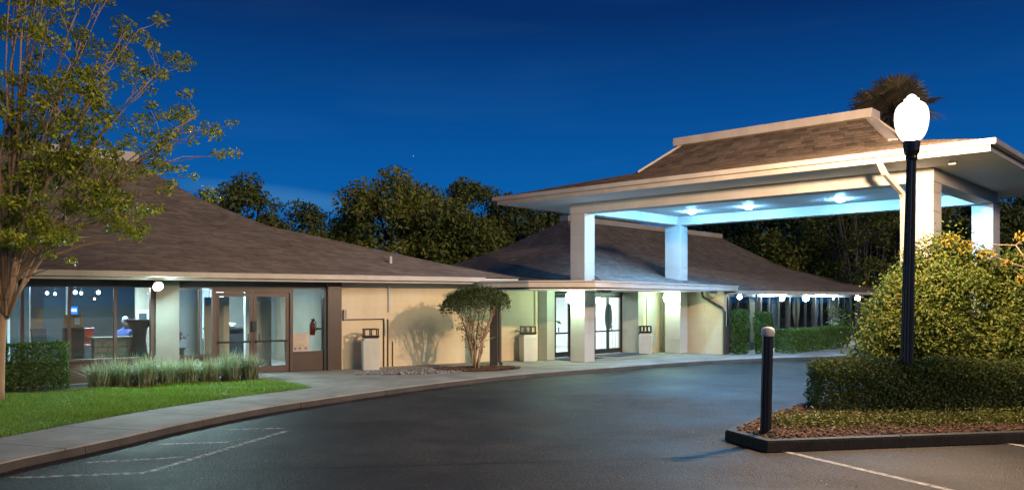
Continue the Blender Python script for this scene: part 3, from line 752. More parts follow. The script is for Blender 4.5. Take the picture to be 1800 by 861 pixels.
# two pairs of entrance doors
for v0, v1 in ((.02, 1.66), (2.94, 4.62)):
    fr = MB(); fr.fbox(FE, -1.95, -1.85, v0, v0+.05, G, 2.258); fr.fbox(FE, -1.95, -1.85, v1-.05, v1, G, 2.258); fr.fbox(FE, -1.95, -1.85, v0+.051, v1-.051, 2.2, 2.257)
    fr.build('door_frame', 'dark_trim', eb)
    mid = (v0+v1)/2
    FD = lambda s, n: FE(-1.87+n, s)
    for a, b, h in ((v0+.052, mid-.004, -1), (mid+.004, v1-.052, 1)):
        d = glass_door(eb, FD, a, b, 0, G+.02, 2.195, 'dark_trim', h, .92, st=.055)
        if v0 > 2:   # patterned oval panel on each leaf, half an oval each
            q = MB(); sgn = 1 if h > 0 else -1; c0 = mid+sgn*.02
            pts = [(c0, .98)]
            for k in range(13):
                t = -PI/2+PI*k/12; pts.append((c0+sgn*.19*math.cos(t)**.6 if math.cos(t) > 0 else c0, 1.42+.45*math.sin(t)))
            v_ = [(*FD(p, .008), z) for p, z in pts]+[(*FD(p, .016), z) for p, z in pts]; n_ = len(pts)
            q.add(v_, [tuple(range(n_)), tuple(range(2*n_-1, n_-1, -1))]+[(k, (k+1) % n_, n_+(k+1) % n_, n_+k) for k in range(n_)])
            q.build('oval_panel', 'grey_cloth', d)
# lobby behind the doors
m = MB(); m.fbox(FE, -6.5, -1.97, -.1, 6.0, .0, .125); m.build('floor', 'tile_floor', eb)
m = MB(); m.fbox(FE, -6.5, -1.97, -.1, 6.0, 2.5, 2.52); m.build('ceiling', 'interior_white', eb)
m = MB(); m.fbox(FE, -6.6, -6.5, -.1, 6.0, .125, 2.5); m.build('back_wall', 'slat_wall', eb)
m = MB(); m.fbox(FE, -6.5, -2.01, -.2, -.1, .125, 2.5); m.build('side_wall', 'interior_white', eb)
m = MB(); m.fbox(FE, -6.5, -2.11, 6.0, 6.1, .125, 2.5); m.build('side_wall', 'slat_wall', eb)
for k in range(22):
    m = MB(); m.fbox(FE, -4.9+k*.13, -4.82+k*.13, 5.96, 5.998, .125, 1.35); m.build('wall_slat', 'interior_white', eb)
m = MB(); m.fbox(FE, -5.2, -2.02, 5.93, 5.998, 1.352, 1.42); m.build('dado_rail', 'interior_white', eb)
for u, v in ((-3.3, 1.5), (-3.3, 4.2), (-5.2, 2.8)):
    m = MB(); m.fbox(FE, u-.3, u+.3, v-.3, v+.3, 2.46, 2.498); m.build('ceiling_light', 'entry_glow', eb)
# right wing glass front
m = MB(); m.fbox(FE, .85, 1.0, 6.45, 24, 0, .42); m.build('base_wall', 'dark_trim', eb)
m = MB(); m.fbox(FE, .9, 1.02, 6.45, 24, 2.12, 2.237); m.build('header_band', 'dark_trim', eb)
vs = [6.5, 7.1]+[7.1+k*.86 for k in range(1, 20)]
for k, (a, b) in enumerate(zip(vs, vs[1:])):
    w = MB(); w.fbox(FE, .93, .94, a+.03, b-.03, .42, 2.12); w.build('window_pane', 'window_glass', eb)
    w = MB(); ww = .10 if k % 3 == 0 else .035
    w.fbox(FE, .88, 1.03 if k % 3 == 0 else .98, b-ww/2, b+ww/2, .422, 2.118); w.build('mullion', 'dark_trim', eb)
m = MB(); m.fbox(FE, -4, .84, 6.45, 24, 0, .1); m.build('floor', 'carpet', eb)
m = MB(); m.fbox(FE, -4.1, -4, 6.45, 24, .1, 2.2); m.build('back_wall', 'interior_wall', eb)
m = MB(); m.fbox(FE, -4, .84, 6.45, 24, 2.2, 2.22); m.build('ceiling', 'interior_wall', eb)
for k in range(8):      # tied-back drapes inside the glass
    v = 7.3+k*2.0; q = MB()
    for j in range(9):
        a = v+j*.07; q.tube([(*FE(.72, a), 2.1), (*FE(.70, a+.0), 1.5), (*FE(.72, v+.15+j*.03), .95), (*FE(.72, v+.1+j*.045), .3)], [.04, .04, .025, .04], 5)
    q.build('drape', 'interior_tan' if k % 2 else 'grey_cloth', eb)
m = MB(); m.tube([(*FE(.55, 6.05), 2.3), (*FE(.58, 6.05), 2.12), (*FE(1.32, 6.08), 1.72), (*FE(1.40, 6.1), 1.6), (*FE(1.40, 6.1), G)], .05, 8); m.build('downspout', 'dark_trim', eb)
m = MB(); m.fbox(FE, 1.33, 1.40, 6.17, 6.4, G, 1.1); m.build('downspout', 'brown_metal', eb)
m = MB(); m.tube([(*FE(1.1, 9.1), 2.2), (*FE(1.15, 9.05), 2.1), (*FE(1.2, 8.9), 1.95), (*FE(1.2, 8.9), G)], .04, 8); m.build('downspout', 'dark_trim', eb)
# soffit fixtures of the wing: round globes and long flush fittings
def soffit_globe(u, v, r, label):
    t = thing('soffit_lamp', label, 'lamp', (*FE(u, v), 2.24), 'lamps under the eaves of the far wing')
    q = MB(); q.lathe(FE(u, v), [(2.205, r*.7), (2.24, r*.7)], 12); q.build('lamp_base', 'white_paint', t)
    q = MB(); q.lathe(FE(u, v), [(2.205-2*r+.0+r*(1-math.cos(k*PI/8)), max(.005, r*math.sin(k*PI/8))) for k in range(0, 9)], 12); q.build('lamp_globe', 'soffit_glow', t, True)
soffit_globe(1.35, 7.3, .085, 'first small round lamp under the far wing eave, above the tall leafy hedge')
soffit_globe(1.45, 12.8, .13, 'larger round lamp under the far wing eave, mid way along the glass')
soffit_globe(1.45, 18.6, .12, 'farthest round lamp under the far wing eave beside the big bush')
for v, lab in ((10.2, 'long flat ceiling light under the far wing eave nearer the entrance'), (15.4, 'long flat ceiling light under the far wing eave farther from the entrance')):
    t = thing('flush_light', lab, 'lamp', (*FE(1.2, v), 2.24), 'lamps under the eaves of the far wing')
    q = MB(); q.fbox(FE, 1.02+.06, 1.46, v-.95, v+.95, 2.215, 2.24); q.build('housing', 'white_paint', t)
    q = MB(); q.fbox(FE, 1.12, 1.42, v-.9, v+.9, 2.165, 2.213); q.build('diffuser', 'soffit_glow', t, bevel=.02)

# ------------------------------------------------------------------ porte cochere
pc = thing('porte_cochere', 'white drive-through porch roof on four square columns over the entrance drive', 'porte cochere', (*FE(4.8, 2.8), G))
def FP(x, y): return FE(-2.33+x, -1.5+y)
LnP, WP = 13.5, 9.0
profP = [(0, 5.165), (3.375, 6.0), (4.5, 6.93)]
rfP, zrP = hip_roof(pc, FP, LnP, WP, profP, .875, .86, 'shingle_tan', ('front', 'side0', 'side1'), tabs=(.30, .15))
xr0, xr1 = 4.5*.875, LnP-4.5*.86
m = MB(); m.fbox(FP, xr0-.18, xr1+.18, 4.18, 4.82, 6.86, 7.10); m.build('ridge_cap', 'trim_paint', rfP, bevel=.012)
for xe, xk, xr in ((0, 3.375*.875, xr0), (LnP, LnP-3.375*.86, xr1)):    # hip boards on the steep upper part
    for y0, y1 in ((3.375, 4.5), (WP-3.375, 4.5)):
        q = MB(); a = Vector((*FP(xk, y0), 6.0)); b = Vector((*FP(xr, y1), 6.93)); d = (b-a).normalized()
        sgn = 1 if xe == 0 else -1
        sd = d.cross(Vector((0, 0, 1))).normalized()*.13; up = Vector((0, 0, .07))
        q.hexa([a-sd-up*.3, b-sd-up*.3, b+sd-up*.3, a+sd-up*.3], [a-sd*.9+up*.75, b-sd*.9+up*.75, b+sd*.9+up*.75, a+sd*.9+up*.75]); q.build('hip_board', 'trim_paint', rfP)
ring_board(FP, .05, LnP-.05, .05, WP-.05, 4.945, 5.06, .03, 'fascia', 'trim_paint', pc)
def gutter_ring(F, x0, x1, y0, y1, z0, z1, w, par):
    for (a0, a1, b0, b1) in ((x0, x1, y0, y0+w), (x0, x1, y1-w, y1), (x0, x0+w, y0+w+.002, y1-w-.002), (x1-w, x1, y0+w+.002, y1-w-.002)):
        q = MB(); q.fbox(F, a0, a1, b0, b1, z0, z1); q.build('gutter', 'trim_paint', par, bevel=.015)
gutter_ring(FP, -.07, LnP+.07, -.07, WP+.07, 5.062, 5.18, .115, pc)
m = MB(); m.fbox(FP, .082, LnP-.082, .082, WP-.082, 4.955, 4.975); m.build('ceiling', 'ceiling_paint', pc)
cols = [(-.55, 0, 0, .5), (9.12, 9.7, 0, .62), (-.62, 0, 5.5, 6.0), (9.12, 9.7, 5.72, 6.25)]
for a0, a1, b0, b1 in cols: block_pier(pc, FE, a0, a1, b0, b1, G if a0 < 5 else .12, 4.648, .43, 'column', 'white_paint')
m = MB(); m.fbox(FE, 9.42, 9.698, 5.5, 5.715, .12, 4.648); m.build('pilaster', 'white_paint', pc, bevel=.006)
m = MB(); m.fbox(FE, -.56, 9.71, .0-.008, .46, 4.65, 4.954); m.build('beam', 'white_paint', pc, bevel=.008)
m = MB(); m.fbox(FE, -.56, 9.71, 5.55, 6.0, 4.65, 4.954); m.build('beam', 'white_paint', pc, bevel=.008)
m = MB(); m.fbox(FE, -.55, -.10, .465, 5.545, 4.65, 4.953); m.build('beam', 'white_paint', pc, bevel=.008)
m = MB(); m.fbox(FE, 9.25, 9.705, .465, 5.545, 4.65, 4.953); m.build('beam', 'white_paint', pc, bevel=.008)
for u in (1.14, 3.16, 6.03, 8.5):
    for v in (4.35, 1.5):
        q = MB(); q.lathe(FE(u, v), [(4.935, .125), (4.954, .125)], 18); rim = q.build('light_rim', 'white_paint', pc)
        q = MB(); q.lathe(FE(u, v), [(4.885, .085), (4.89, .098), (4.905, .105), (4.934, .105)], 18); q.build('ceiling_light', 'down_glow', rim, True)
m = MB(); m.tube([(*FE(9.05, -1.46), 5.1), (*FE(9.05, -1.46), 4.92), (*FE(9.07, -1.25), 4.75), (*FE(9.1, -.2), 4.42), (*FE(9.1, -.09), 4.3), (*FE(9.1, -.09), .14)], .065, 4); m.build('downspout', 'white_paint', pc)
m = MB(); m.fbox(FE, 10.15, 10.3, -.6, -.45, 4.88, 4.953); m.build('junction_box', 'white_paint', pc, bevel=.01)

# ------------------------------------------------------------------ lamps
sl = thing('street_lamp', 'tall black fluted lamp post with glowing acorn globe beside the hedge', 'street lamp', (6.80, 13.9, .128))
LX, LY = 6.80, 13.9; tx = .095
m = MB(); m.lathe((LX, LY), [(.128, .19), (.30, .19), (.36, .15), (.46, .14)], 20); m.build('post_base', 'black_metal', sl, bevel=.01)
m = MB(); m.lathe((LX, LY), [(.46, .115), (4.44, .077)], 32, (tx*.97, 0), .10); m.build('post_shaft', 'black_metal', sl)
m = MB(); m.lathe((LX+tx, LY), [(4.42, .082), (4.47, .10), (4.51, .092), (4.59, .13), (4.76, .142), (4.775, .125)], 20); m.build('globe_holder', 'black_metal', sl)
gl = [(4.78, .155), (4.81, .19), (4.87, .232), (4.95, .268), (5.05, .292), (5.15, .302), (5.25, .297), (5.33, .275), (5.39, .235), (5.425, .185), (5.445, .145), (5.46, .125), (5.475, .135), (5.49, .133), (5.505, .10), (5.53, .085), (5.555, .06), (5.575, .02)]
gl = [(z, r*.91) for z, r in gl]
m = MB(); m.lathe((LX+tx, LY), gl, 32); gb = m.build('lamp_globe', 'lamp_glow', sl, True)
pl_d = bpy.data.lights.new('bulb_light', 'POINT'); pl_d.energy = STREET[1]; pl_d.color = STREET[0]; pl_d.shadow_soft_size = .13
pl_o = bpy.data.objects.new('bulb_light', pl_d); col.objects.link(pl_o); pl_o.location = (LX+tx, LY, 5.12); pl_o.parent = sl; pl_o.matrix_parent_inverse = Matrix.Translation(-sl.location)

bl = thing('bollard_light', 'black fluted bollard with pale rounded cap on the mulch corner', 'bollard', (3.6, 11.42, .128))
m = MB(); m.lathe((3.595, 11.42), [(.12, .092), (.19, .092), (.20, .078), (1.52, .078)], 24, (.03, 0), .08); m.build('bollard_post', 'black_metal', bl)
m = MB(); m.lathe((3.628, 11.42), [(1.521, .084), (1.525, .092), (1.60, .092), (1.625, .084), (1.645, .06), (1.655, .02)], 24); m.build('bollard_cap', 'cap_plastic', bl, True)

def wall_globe(F, u, v, z, r, label):
    c = F(u, v)
    t = thing('wall_lamp', label, 'lamp', (*c, z), 'globe lamps on the entrance columns')
    q = MB(); q.lathe(c, [(z+r*.82, r*.62), (z+r*1.1, r*.5), (z+r*1.25, r*.3)], 16); q.build('lamp_cap', 'white_paint', t)
    q = MB(); q.lathe(c, [(z-r*math.cos(k*PI/10), max(.01, r*math.sin(k*PI/10))) for k in range(0, 9)], 16); q.build('lamp_globe', 'globe_glow', t, True)
    q = MB(); q.fbox(F, u-.05, u+.05, v+r*.3, v+r*1.35, z+r*.9, z+r*1.15); q.build('bracket', 'white_paint', t)
wall_globe(FE, -.28, -.27, 2.09, .19, 'glowing globe lamp on the nearer entrance column')
wall_globe(FE, -.30, 5.23, 2.09, .19, 'glowing globe lamp on the farther entrance column')

fl = thing('flood_light', 'bright flood light under the left eave in front of the grey pier', 'flood light', (*FL(-4.9, .50), 2.5))
q = MB(); q.tube([(*FL(-4.86, .40), 2.5), (*FL(-4.86, .40), 2.44), (*FL(-4.87, .50), 2.42)], .025, 8); q.build('lamp_arm', 'white_paint', fl)
c0 = Vector((*FL(-4.88, .50), 2.43)); ax = (Vector((nL[0], nL[1], 0))*.86+Vector((dL[0], dL[1], 0))*.1+Vector((0, 0, -.5))).normalized()
def along(d): return c0+ax*d
q = MB(); q.tube([along(-.03), along(0), along(.10), along(.19)], [.03, .06, .09, .115], 16); q.build('lamp_housing', 'white_paint', fl)
q = MB(); q.tube([along(.192), along(.215), along(.235)], [.105, .085, .03], 16); q.build('lamp_lens', 'flood_glow', fl, True)

# ------------------------------------------------------------------ litter bins
def litter_bin(x, y, rot, label, wdt=.44, dep=.44, h=.86, bars=2):
    t = thing('litter_bin', label, 'bin', (x, y, G), 'square litter bins with caged lids')
    c, s = math.cos(rot), math.sin(rot)
    F = lambda a, b: (x+a*c-b*s, y+a*s+b*c)
    m = MB(); w, d = wdt/2, dep/2
    m.hexa([(*F(-w*.94, -d*.94), G-.005), (*F(w*.94, -d*.94), G-.005), (*F(w*.94, d*.94), G-.005), (*F(-w*.94, d*.94), G-.005)],
           [(*F(-w, -d), G+h-.06), (*F(w, -d), G+h-.06), (*F(w, d), G+h-.06), (*F(-w, d), G+h-.06)]); m.build('bin_body', 'bin_paint', t, bevel=.015)
    m = MB(); m.fbox(F, -w*.8, w*.8, -d*.8, d*.8, G+h-.059, G+h); m.build('bin_neck', 'bin_paint', t)
    m = MB(); m.hexa([(*F(-w*.82, -d*.82), G+h+.001), (*F(w*.82, -d*.82), G+h+.001), (*F(w*.82, d*.82), G+h+.001), (*F(-w*.82, d*.82), G+h+.001)],
                     [(*F(-w*.98, -d*.98), G+h+.07), (*F(w*.98, -d*.98), G+h+.07), (*F(w*.98, d*.98), G+h+.07), (*F(-w*.98, d*.98), G+h+.07)]); lid = m.build('bin_lid', 'dark_trim', t, bevel=.01)
    m = MB(); zt_ = G+h+.26; b_ = .016
    for a in ([-.8, 0, .8] if bars == 2 else [-.8, -.27, .27, .8]):
        for bb in (-.8, .8):
            m.fbox(F, a*w-b_, a*w+b_, bb*d-b_, bb*d+b_, G+h+.071, zt_-.036)
    m.fbox(F, -w*.88, w*.88, -d*.88, -d*.70, zt_-.035, zt_); m.fbox(F, -w*.88, w*.88, d*.70, d*.88, zt_-.035, zt_)
    m.fbox(F, -w*.88, -w*.70, -d*.699, d*.699, zt_-.035, zt_-.001); m.fbox(F, w*.70, w*.88, -d*.699, d*.699, zt_-.035, zt_-.001)
    m.build('bin_hood', 'dark_trim', lid)
litter_bin(-3.86, 22.0, .30, 'white litter bin against the tan wall beside the brown glass doors', .46, .42)
litter_bin(.50, 25.12, .35, 'pale litter bin left of the entrance doors beside the grey pier', .46, .44, .82)
litter_bin(4.72, 28.45, -.25, 'pale litter bin right of the entrance doors by the far column', .46, .44, .72, 3)

# door mats
for v0, v1, lab in ((2.7, 4.5, 'dark blue door mat in front of the right pair of entrance doors'), (.3, 1.9, 'dark door mat before the left pair of entrance doors')):
    q = MB(); q.fbox(FE, -1.75, -.7, v0, v1, .1125, .126); tag(q.build('door_mat', 'mat_rubber'), lab, 'door mat')

# ------------------------------------------------------------------ things seen in the lobby
def chair(s, n, rot, label, seat='grey_cloth', legm='black_metal'):
    x, y = FL(s, n); z0 = .442
    t = thing('dining_chair', label, 'chair', (x, y, z0), 'chairs seen through the lobby windows')
    c, si = math.cos(rot), math.sin(rot); F = lambda a, b: (x+a*c-b*si, y+a*si+b*c)
    m = MB(); m.fbox(F, -.22, .22, -.22, .22, z0+.42, z0+.48); m.build('seat', seat, t, bevel=.02)
    m = MB(); m.hexa([(*F(-.2, .19), z0+.55), (*F(.2, .19), z0+.55), (*F(.2, .23), z0+.55), (*F(-.2, .23), z0+.55)],
                     [(*F(-.21, .26), z0+.9), (*F(.21, .26), z0+.9), (*F(.21, .30), z0+.9), (*F(-.21, .30), z0+.9)]); m.build('backrest', seat, t, bevel=.015)
    for a, b in ((-1, -1), (1, -1), (-1, 1), (1, 1)):
        m = MB(); top = .58 if b > 0 else .42
        m.tube([(*F(a*.2, b*.2+.02*b), z0), (*F(a*.19, b*.2), z0+top)], .014, 6); m.build('leg', legm, t)
chair(-8.9, -1.9, .5, 'grey chair inside the window nearest the tree')
chair(-8.0, -1.5, 2.4, 'grey chair in the lobby just behind the clipped hedge top', 'grey_cloth')
chair(-6.95, -1.3, 1.2, 'dark grey chair between the hedge and the tan notice board', 'grey_cloth')
chair(-6.2, -1.6, -2.2, 'red seated chair beside the stone counter', 'red_vinyl')
# stone counter
sc_ = thing('stone_counter', 'low counter faced with rough tan stone inside the window', 'counter', (*FL(-5.5, -1.9), .442))
m = MB(); m.fbox(FL, -6.0, -4.92, -1.25, -.85, .442, 1.08); m.build('counter_core', 'stone', sc_)
zc = .445
while zc < 1.04:
    hh = rnd.uniform(.11, .17); s = -6.0
    while s < -4.93:
        w_ = min(rnd.uniform(.16, .34), -4.92-s)
        q = MB(); q.fbox(FL, s+.006, s+w_-.006, -.85, -.80+rnd.uniform(-.012, .02), zc+.005, min(zc+hh, 1.075)-.005); q.build('stone_block', 'stone', sc_, bevel=.01); s += w_
    zc += hh
m = MB(); m.fbox(FL, -6.05, -4.92, -1.3, -.76, 1.082, 1.12); m.build('counter_top', 'stone', sc_, bevel=.01)
# cocktail table with stretch cover
t = ct = thing('cocktail_table', 'tall round table in a black stretch cover inside the window', 'table', (*FL(-5.05, -.95), .128))
q = MB(); q.lathe(FL(-5.05, -.95), [(.128, .30), (.16, .30), (.45, .21), (.75, .17), (1.0, .21), (1.16, .33), (1.20, .36)], 24); q.build('table_cover', 'black_cloth', t, True)
q = MB(); q.lathe(FL(-5.05, -.95), [(1.201, .37), (1.225, .37)], 24); q.build('table_top', 'black_cloth', t); ct.location = (*FL(-5.03, -.60), .442); ct.scale = (.85, .85, 1)
# notice stand with tan board and lit blue sign
t = ns = thing('notice_stand', 'black draped stand carrying a tan board and a small blue lit sign', 'sign stand', (*FL(-6.35, -1.1), .128))
m = MB(); m.fbox(FL, -6.62, -6.18, -1.3, -.95, .128, 1.05); m.build('stand_drape', 'black_cloth', t, bevel=.02)
m = MB(); m.fbox(FL, -6.62, -6.22, -1.0, -.96, 1.052, 1.36); bd = m.build('board', 'amber_wood', t)
m = MB(); m.fbox(FL, -6.40, -6.28, -.958, -.952, 1.12, 1.28); m.build('paper', 'interior_white', bd)
m = MB(); m.fbox(FL, -6.52, -6.33, -1.0, -.965, 1.37, 1.55); sg = m.build('lit_sign', 'blue_screen', t)
for k in range(3):
    m = MB(); m.fbox(FL, -6.49+k*.05, -6.46+k*.05, -.963, -.957, 1.43, 1.50); m.build('sign_letter', 'white_screen', sg)
ns.location.z += .314
# bar counter, picture, extinguisher behind the doors
t = thing('bar_counter', 'black bar counter with dishes seen through the brown glass doors', 'counter', (*FL(-2.4, -3.1), .128))
m = MB(); m.fbox(FL, -2.75, -1.75, -3.4, -2.8, .128, 1.16); m.build('counter_body', 'black_cloth', t)
m = MB(); m.fbox(FL, -2.80, -1.70, -3.45, -2.75, 1.162, 1.20); m.build('counter_top', 'black_metal', t)
q = MB(); q.lathe(FL(-2.15, -3.0), [(1.201, .08), (1.25, .16), (1.33, .18), (1.36, .10)], 16); q.build('serving_dish', 'porcelain', t)
q = MB(); q.lathe(FL(-2.55, -3.0), [(1.201, .11), (1.22, .13), (1.24, .12)], 16); q.build('plate', 'porcelain', t)
t = thing('framed_picture', 'small framed picture on the grey wall left of the doors', 'picture', (*FL(-4.2, -3.2), 1.5))
m = MB(); m.fbox(FL, -4.62, -4.30, -3.245, -3.22, 1.32, 1.75); fr_ = m.build('picture_frame', 'interior_white', t)
m = MB(); m.fbox(FL, -4.56, -4.36, -3.219, -3.213, 1.42, 1.65); m.build('picture_print', 'interior_dark', fr_)
t = thing('fire_extinguisher', 'red fire extinguisher on the lobby wall beside the sidelight', 'extinguisher', (*FL(-.62, -.5), 1.1))
q = MB(); q.lathe(FL(-.64, -.5), [(1.05, .06), (1.07, .075), (1.36, .075), (1.41, .04), (1.45, .03)], 14); q.build('cylinder', 'red_metal', t, True)
q = MB(); q.fbox(FL, -.67, -.61, -.53, -.40, 1.451, 1.50); q.build('valve_handle', 'black_metal', t)
q = MB(); q.tube([(*FL(-.64, -.45), 1.46), (*FL(-.58, -.40), 1.42), (*FL(-.57, -.42), 1.15)], .012, 6); q.build('hose', 'black_metal', t)
q = MB(); q.fbox(FL, -.60, -.262, -.53, -.47, 1.2, 1.24); q.build('wall_bracket', 'black_metal', t)
# curtain strip, bright menu screen
t = thing('light_curtain', 'pale patterned curtain drawn to one side behind the sidelight', 'curtain', (*FL(-1.3, -.7), .2))
q = MB()
for j in range(6): q.tube([(*FL(-1.42+j*.05, -.75+.02*(j % 2)), 2.42), (*FL(-1.40+j*.05, -.75), 1.5), (*FL(-1.30+j*.04, -.75+.02*(j % 2)), .3)], [.035, .03, .025], 6)
q.build('curtain_folds', 'slat_wall', t)
t = thing('menu_screen', 'bright white screen on the wall behind the bar counter', 'screen', (*FL(-2.2, -4.4), 1.7))
m = MB(); m.fbox(FL, -2.45, -1.9, -4.48, -4.44, 1.75, 2.35); m.build('screen_frame', 'black_metal', t)
m = MB(); m.fbox(FL, -2.42, -1.93, -4.438, -4.432, 1.78, 2.32); m.build('screen_face', 'white_screen', t)
# added glowing balls standing in for car park lights reflected in the lobby windows
spots = [(-9.0, -3.0, 1.98, .028, 'reflection_warm'), (-8.75, -3.0, 2.0, .03, 'reflection_warm'), (-8.2, -3.1, 2.22, .05, 'reflection_white'), (-7.9, -3.4, 1.95, .03, 'reflection_warm'), (-7.5, -3.1, 2.18, .05, 'reflection_white'),
         (-7.0, -3.4, 2.22, .035, 'reflection_white'), (-6.75, -3.3, 2.2, .04, 'reflection_white'), (-6.55, -3.5, 2.18, .035, 'reflection_white'), (-6.1, -3.3, 2.22, .05, 'reflection_white'), (-5.95, -3.4, 2.2, .04, 'reflection_white'), (-5.55, -3.3, 2.22, .05, 'reflection_white'),
         (-5.6, -3.6, 2.05, .03, 'reflection_warm'), (-3.0, -2.0, 2.0, .03, 'reflection_warm'), (-2.85, -2.0, 2.02, .025, 'reflection_warm')]
ORD = 'first second third fourth fifth sixth seventh eighth ninth tenth eleventh twelfth thirteenth fourteenth'.split()
spots.sort(key=lambda q: q[0])
for k, (s, n, z, r, mt) in enumerate(spots):
    c = FL(s, n)
    t = thing('reflection_ball', ORD[k]+' small glowing ball from the left standing in for a light reflected in the lobby glass', 'bulb', (*c, z), 'stand-ins for lights reflected in the lobby glass')
    q = MB(); q.lathe(c, [(z-r*math.cos(j*PI/8), max(.004, r*math.sin(j*PI/8))) for j in range(0, 9)], 10); q.build('bulb', mt, t, True)
    q = MB(); q.tube([(*c, z+r*.98), (*c, 2.44)], .006, 5); q.build('cord', 'black_metal', t)  # added cord that holds the stand-in ball
# seated guest
def person(x, y, rot):
    t = thing('person', 'grey haired person in a blue shirt seated behind the stone counter', 'person', (x, y, .128))
    Rm = Matrix.Rotation(rot, 4, 'Z'); T_ = Matrix.Translation((x, y, .128)) @ Rm
    J = {'pel': (0, 0, .58), 'sp': (0, .02, .80), 'ch': (0, .01, 1.0), 'nk': (0, .0, 1.15), 'hd0': (0, -.02, 1.22)}
    vs_, es, rs = [], [], []
    def v(p, r): vs_.append(p); rs.append(r); return len(vs_)-1
    pel = v((0, 0, .58), .15); sp = v((0, .03, .78), .135); ch = v((0, .02, .98), .15); nk = v((0, 0, 1.14), .06); ht = v((0, -.02, 1.22), .055)
    es += [(pel, sp), (sp, ch), (ch, nk), (nk, ht)]
    for s in (-1, 1):
        sh = v((s*.18, .01, 1.06), .065); el = v((s*.24, -.10, .82), .047); wr = v((s*.16, -.32, .86), .034); ha = v((s*.13, -.40, .86), .03)
        es += [(ch, sh), (sh, el), (el, wr), (wr, ha)]
        hp = v((s*.10, -.05, .55), .085); kn_ = v((s*.12, -.42, .52), .062); an = v((s*.12, -.42, .10), .042); to = v((s*.12, -.56, .05), .035)
        es += [(pel, hp), (hp, kn_), (kn_, an), (an, to)]
    me = bpy.data.meshes.new('body'); me.from_pydata([tuple(T_ @ Vector(p)) for p in vs_], es, [])
    o = mkobj('body', me, 'blue_cloth', t)
    sk = o.modifiers.new('skin', 'SKIN')
    for i_, r in enumerate(rs): me.skin_vertices[0].data[i_].radius = (r, r)
    me.skin_vertices[0].data[pel].use_root = True
    sb = o.modifiers.new('sub', 'SUBSURF'); sb.levels = 2; sb.render_levels = 2
    def ell(name, c, r, mat, par, cut=None):
        bm = bmesh.new(); bmesh.ops.create_uvsphere(bm, u_segments=16, v_segments=12, radius=1)
        if cut: bmesh.ops.delete(bm, geom=[v_ for v_ in bm.verts if cut(v_.co)], context='VERTS')
        for v_ in bm.verts: v_.co = T_ @ Vector((c[0]+v_.co.x*r[0], c[1]+v_.co.y*r[1], c[2]+v_.co.z*r[2]))
        me_ = bpy.data.meshes.new(name); bm.to_mesh(me_); bm.free(); return mkobj(name, me_, mat, par, True)
    hd = ell('head', (0, -.03, 1.33), (.075, .095, .115), 'skin', t)
    ell('hair', (0, -.015, 1.345), (.084, .10, .118), 'grey_hair', hd, cut=lambda c: (c.y < -.25 and c.z < .45) or c.z < -.35)
    ell('nose', (0, -.128, 1.32), (.013, .02, .024), 'skin', hd)
    for s in (-1, 1):
        ell('ear', (s*.077, -.02, 1.325), (.012, .022, .032), 'skin', hd); ell('eye', (s*.03, -.113, 1.345), (.012, .01, .008), 'black_cloth', hd)
        ell('hand', (s*.125, -.43, .87), (.03, .055, .018), 'skin', t)
    m_ = MB(); x0, y0 = x, y
    m_.lathe((x, y), [(.132, .2), (.15, .2), (.16, .03), (.55, .03), (.56, .17), (.60, .18)], 16)
    st_ = m_.build('bar_stool', 'black_metal'); tag(st_, 'black round stool under the seated person behind the stone counter', 'stool')
person(*FL(-5.02, -2.55), aL+1.9)
# flower table in the second bay, plant and bench in the entrance lobby
t = thing('flower_table', 'small black table with a flower arrangement left of the brown doors', 'table', (*FL(-4.1, -1.6), .128))
q = MB(); q.lathe(FL(-4.1, -1.0), [(.128, .24), (.75, .20), (.76, .24), (.79, .24)], 18); q.build('table_base', 'black_cloth', t)
q = MB(); q.lathe(FL(-4.1, -1.0), [(.791, .05), (.9, .07), (.98, .05)], 12); vs0 = q.build('vase', 'porcelain', t)
c = FL(-4.1, -1.0); pp = np.array([(c[0]+rng.normal(0, .1), c[1]+rng.normal(0, .1), 1.1+rng.normal(0, .07)) for _ in range(160)])
leaves('flowers', pp, .06, 'petal_pink', vs0); leaves('foliage', pp+rng.normal(0, .04, pp.shape), .07, 'leaf_mid', vs0)
t = thing('potted_plant', 'green leafy potted plant inside the left entrance doors', 'plant', (*FE(-3.0, 1.5), .125))
q = MB(); c = FE(-3.1, 1.55); q.lathe(c, [(.125, .14), (.5, .2), (.52, .21)], 16); q.build('pot', 'porcelain', t)
q = MB(); q.tube([(*c, .5), (*c, 1.1)], .02, 6); q.build('stem', 'bark', t)
pp = np.array([(c[0]+rng.normal(0, .22), c[1]+rng.normal(0, .22), rng.uniform(1.0, 1.75)) for _ in range(220)]); leaves('foliage', pp, .2, 'leaf_hedge', t)
t = thing('slatted_bench', 'white slatted bench in the bright entrance lobby', 'bench', (*FE(-4.6, 1.2), .125))
m = MB(); m.fbox(FE, -4.9, -4.4, .4, 2.2, .5, .56); m.build('seat', 'porcelain', t)
for k in range(13):
    m = MB(); m.fbox(FE, -4.93, -4.90, .4+k*.146, .45+k*.146, .56, .98); m.build('back_slat', 'porcelain', t)
m = MB(); m.fbox(FE, -4.94, -4.89, .38, 2.22, .981, 1.03); m.build('top_rail', 'porcelain', t)
for u, v in ((-4.86, .44), (-4.44, .44), (-4.86, 2.16), (-4.44, 2.16)):
    m = MB(); m.fbox(FE, u-.03, u+.03, v-.03, v+.03, .125, .499); m.build('leg', 'porcelain', t)

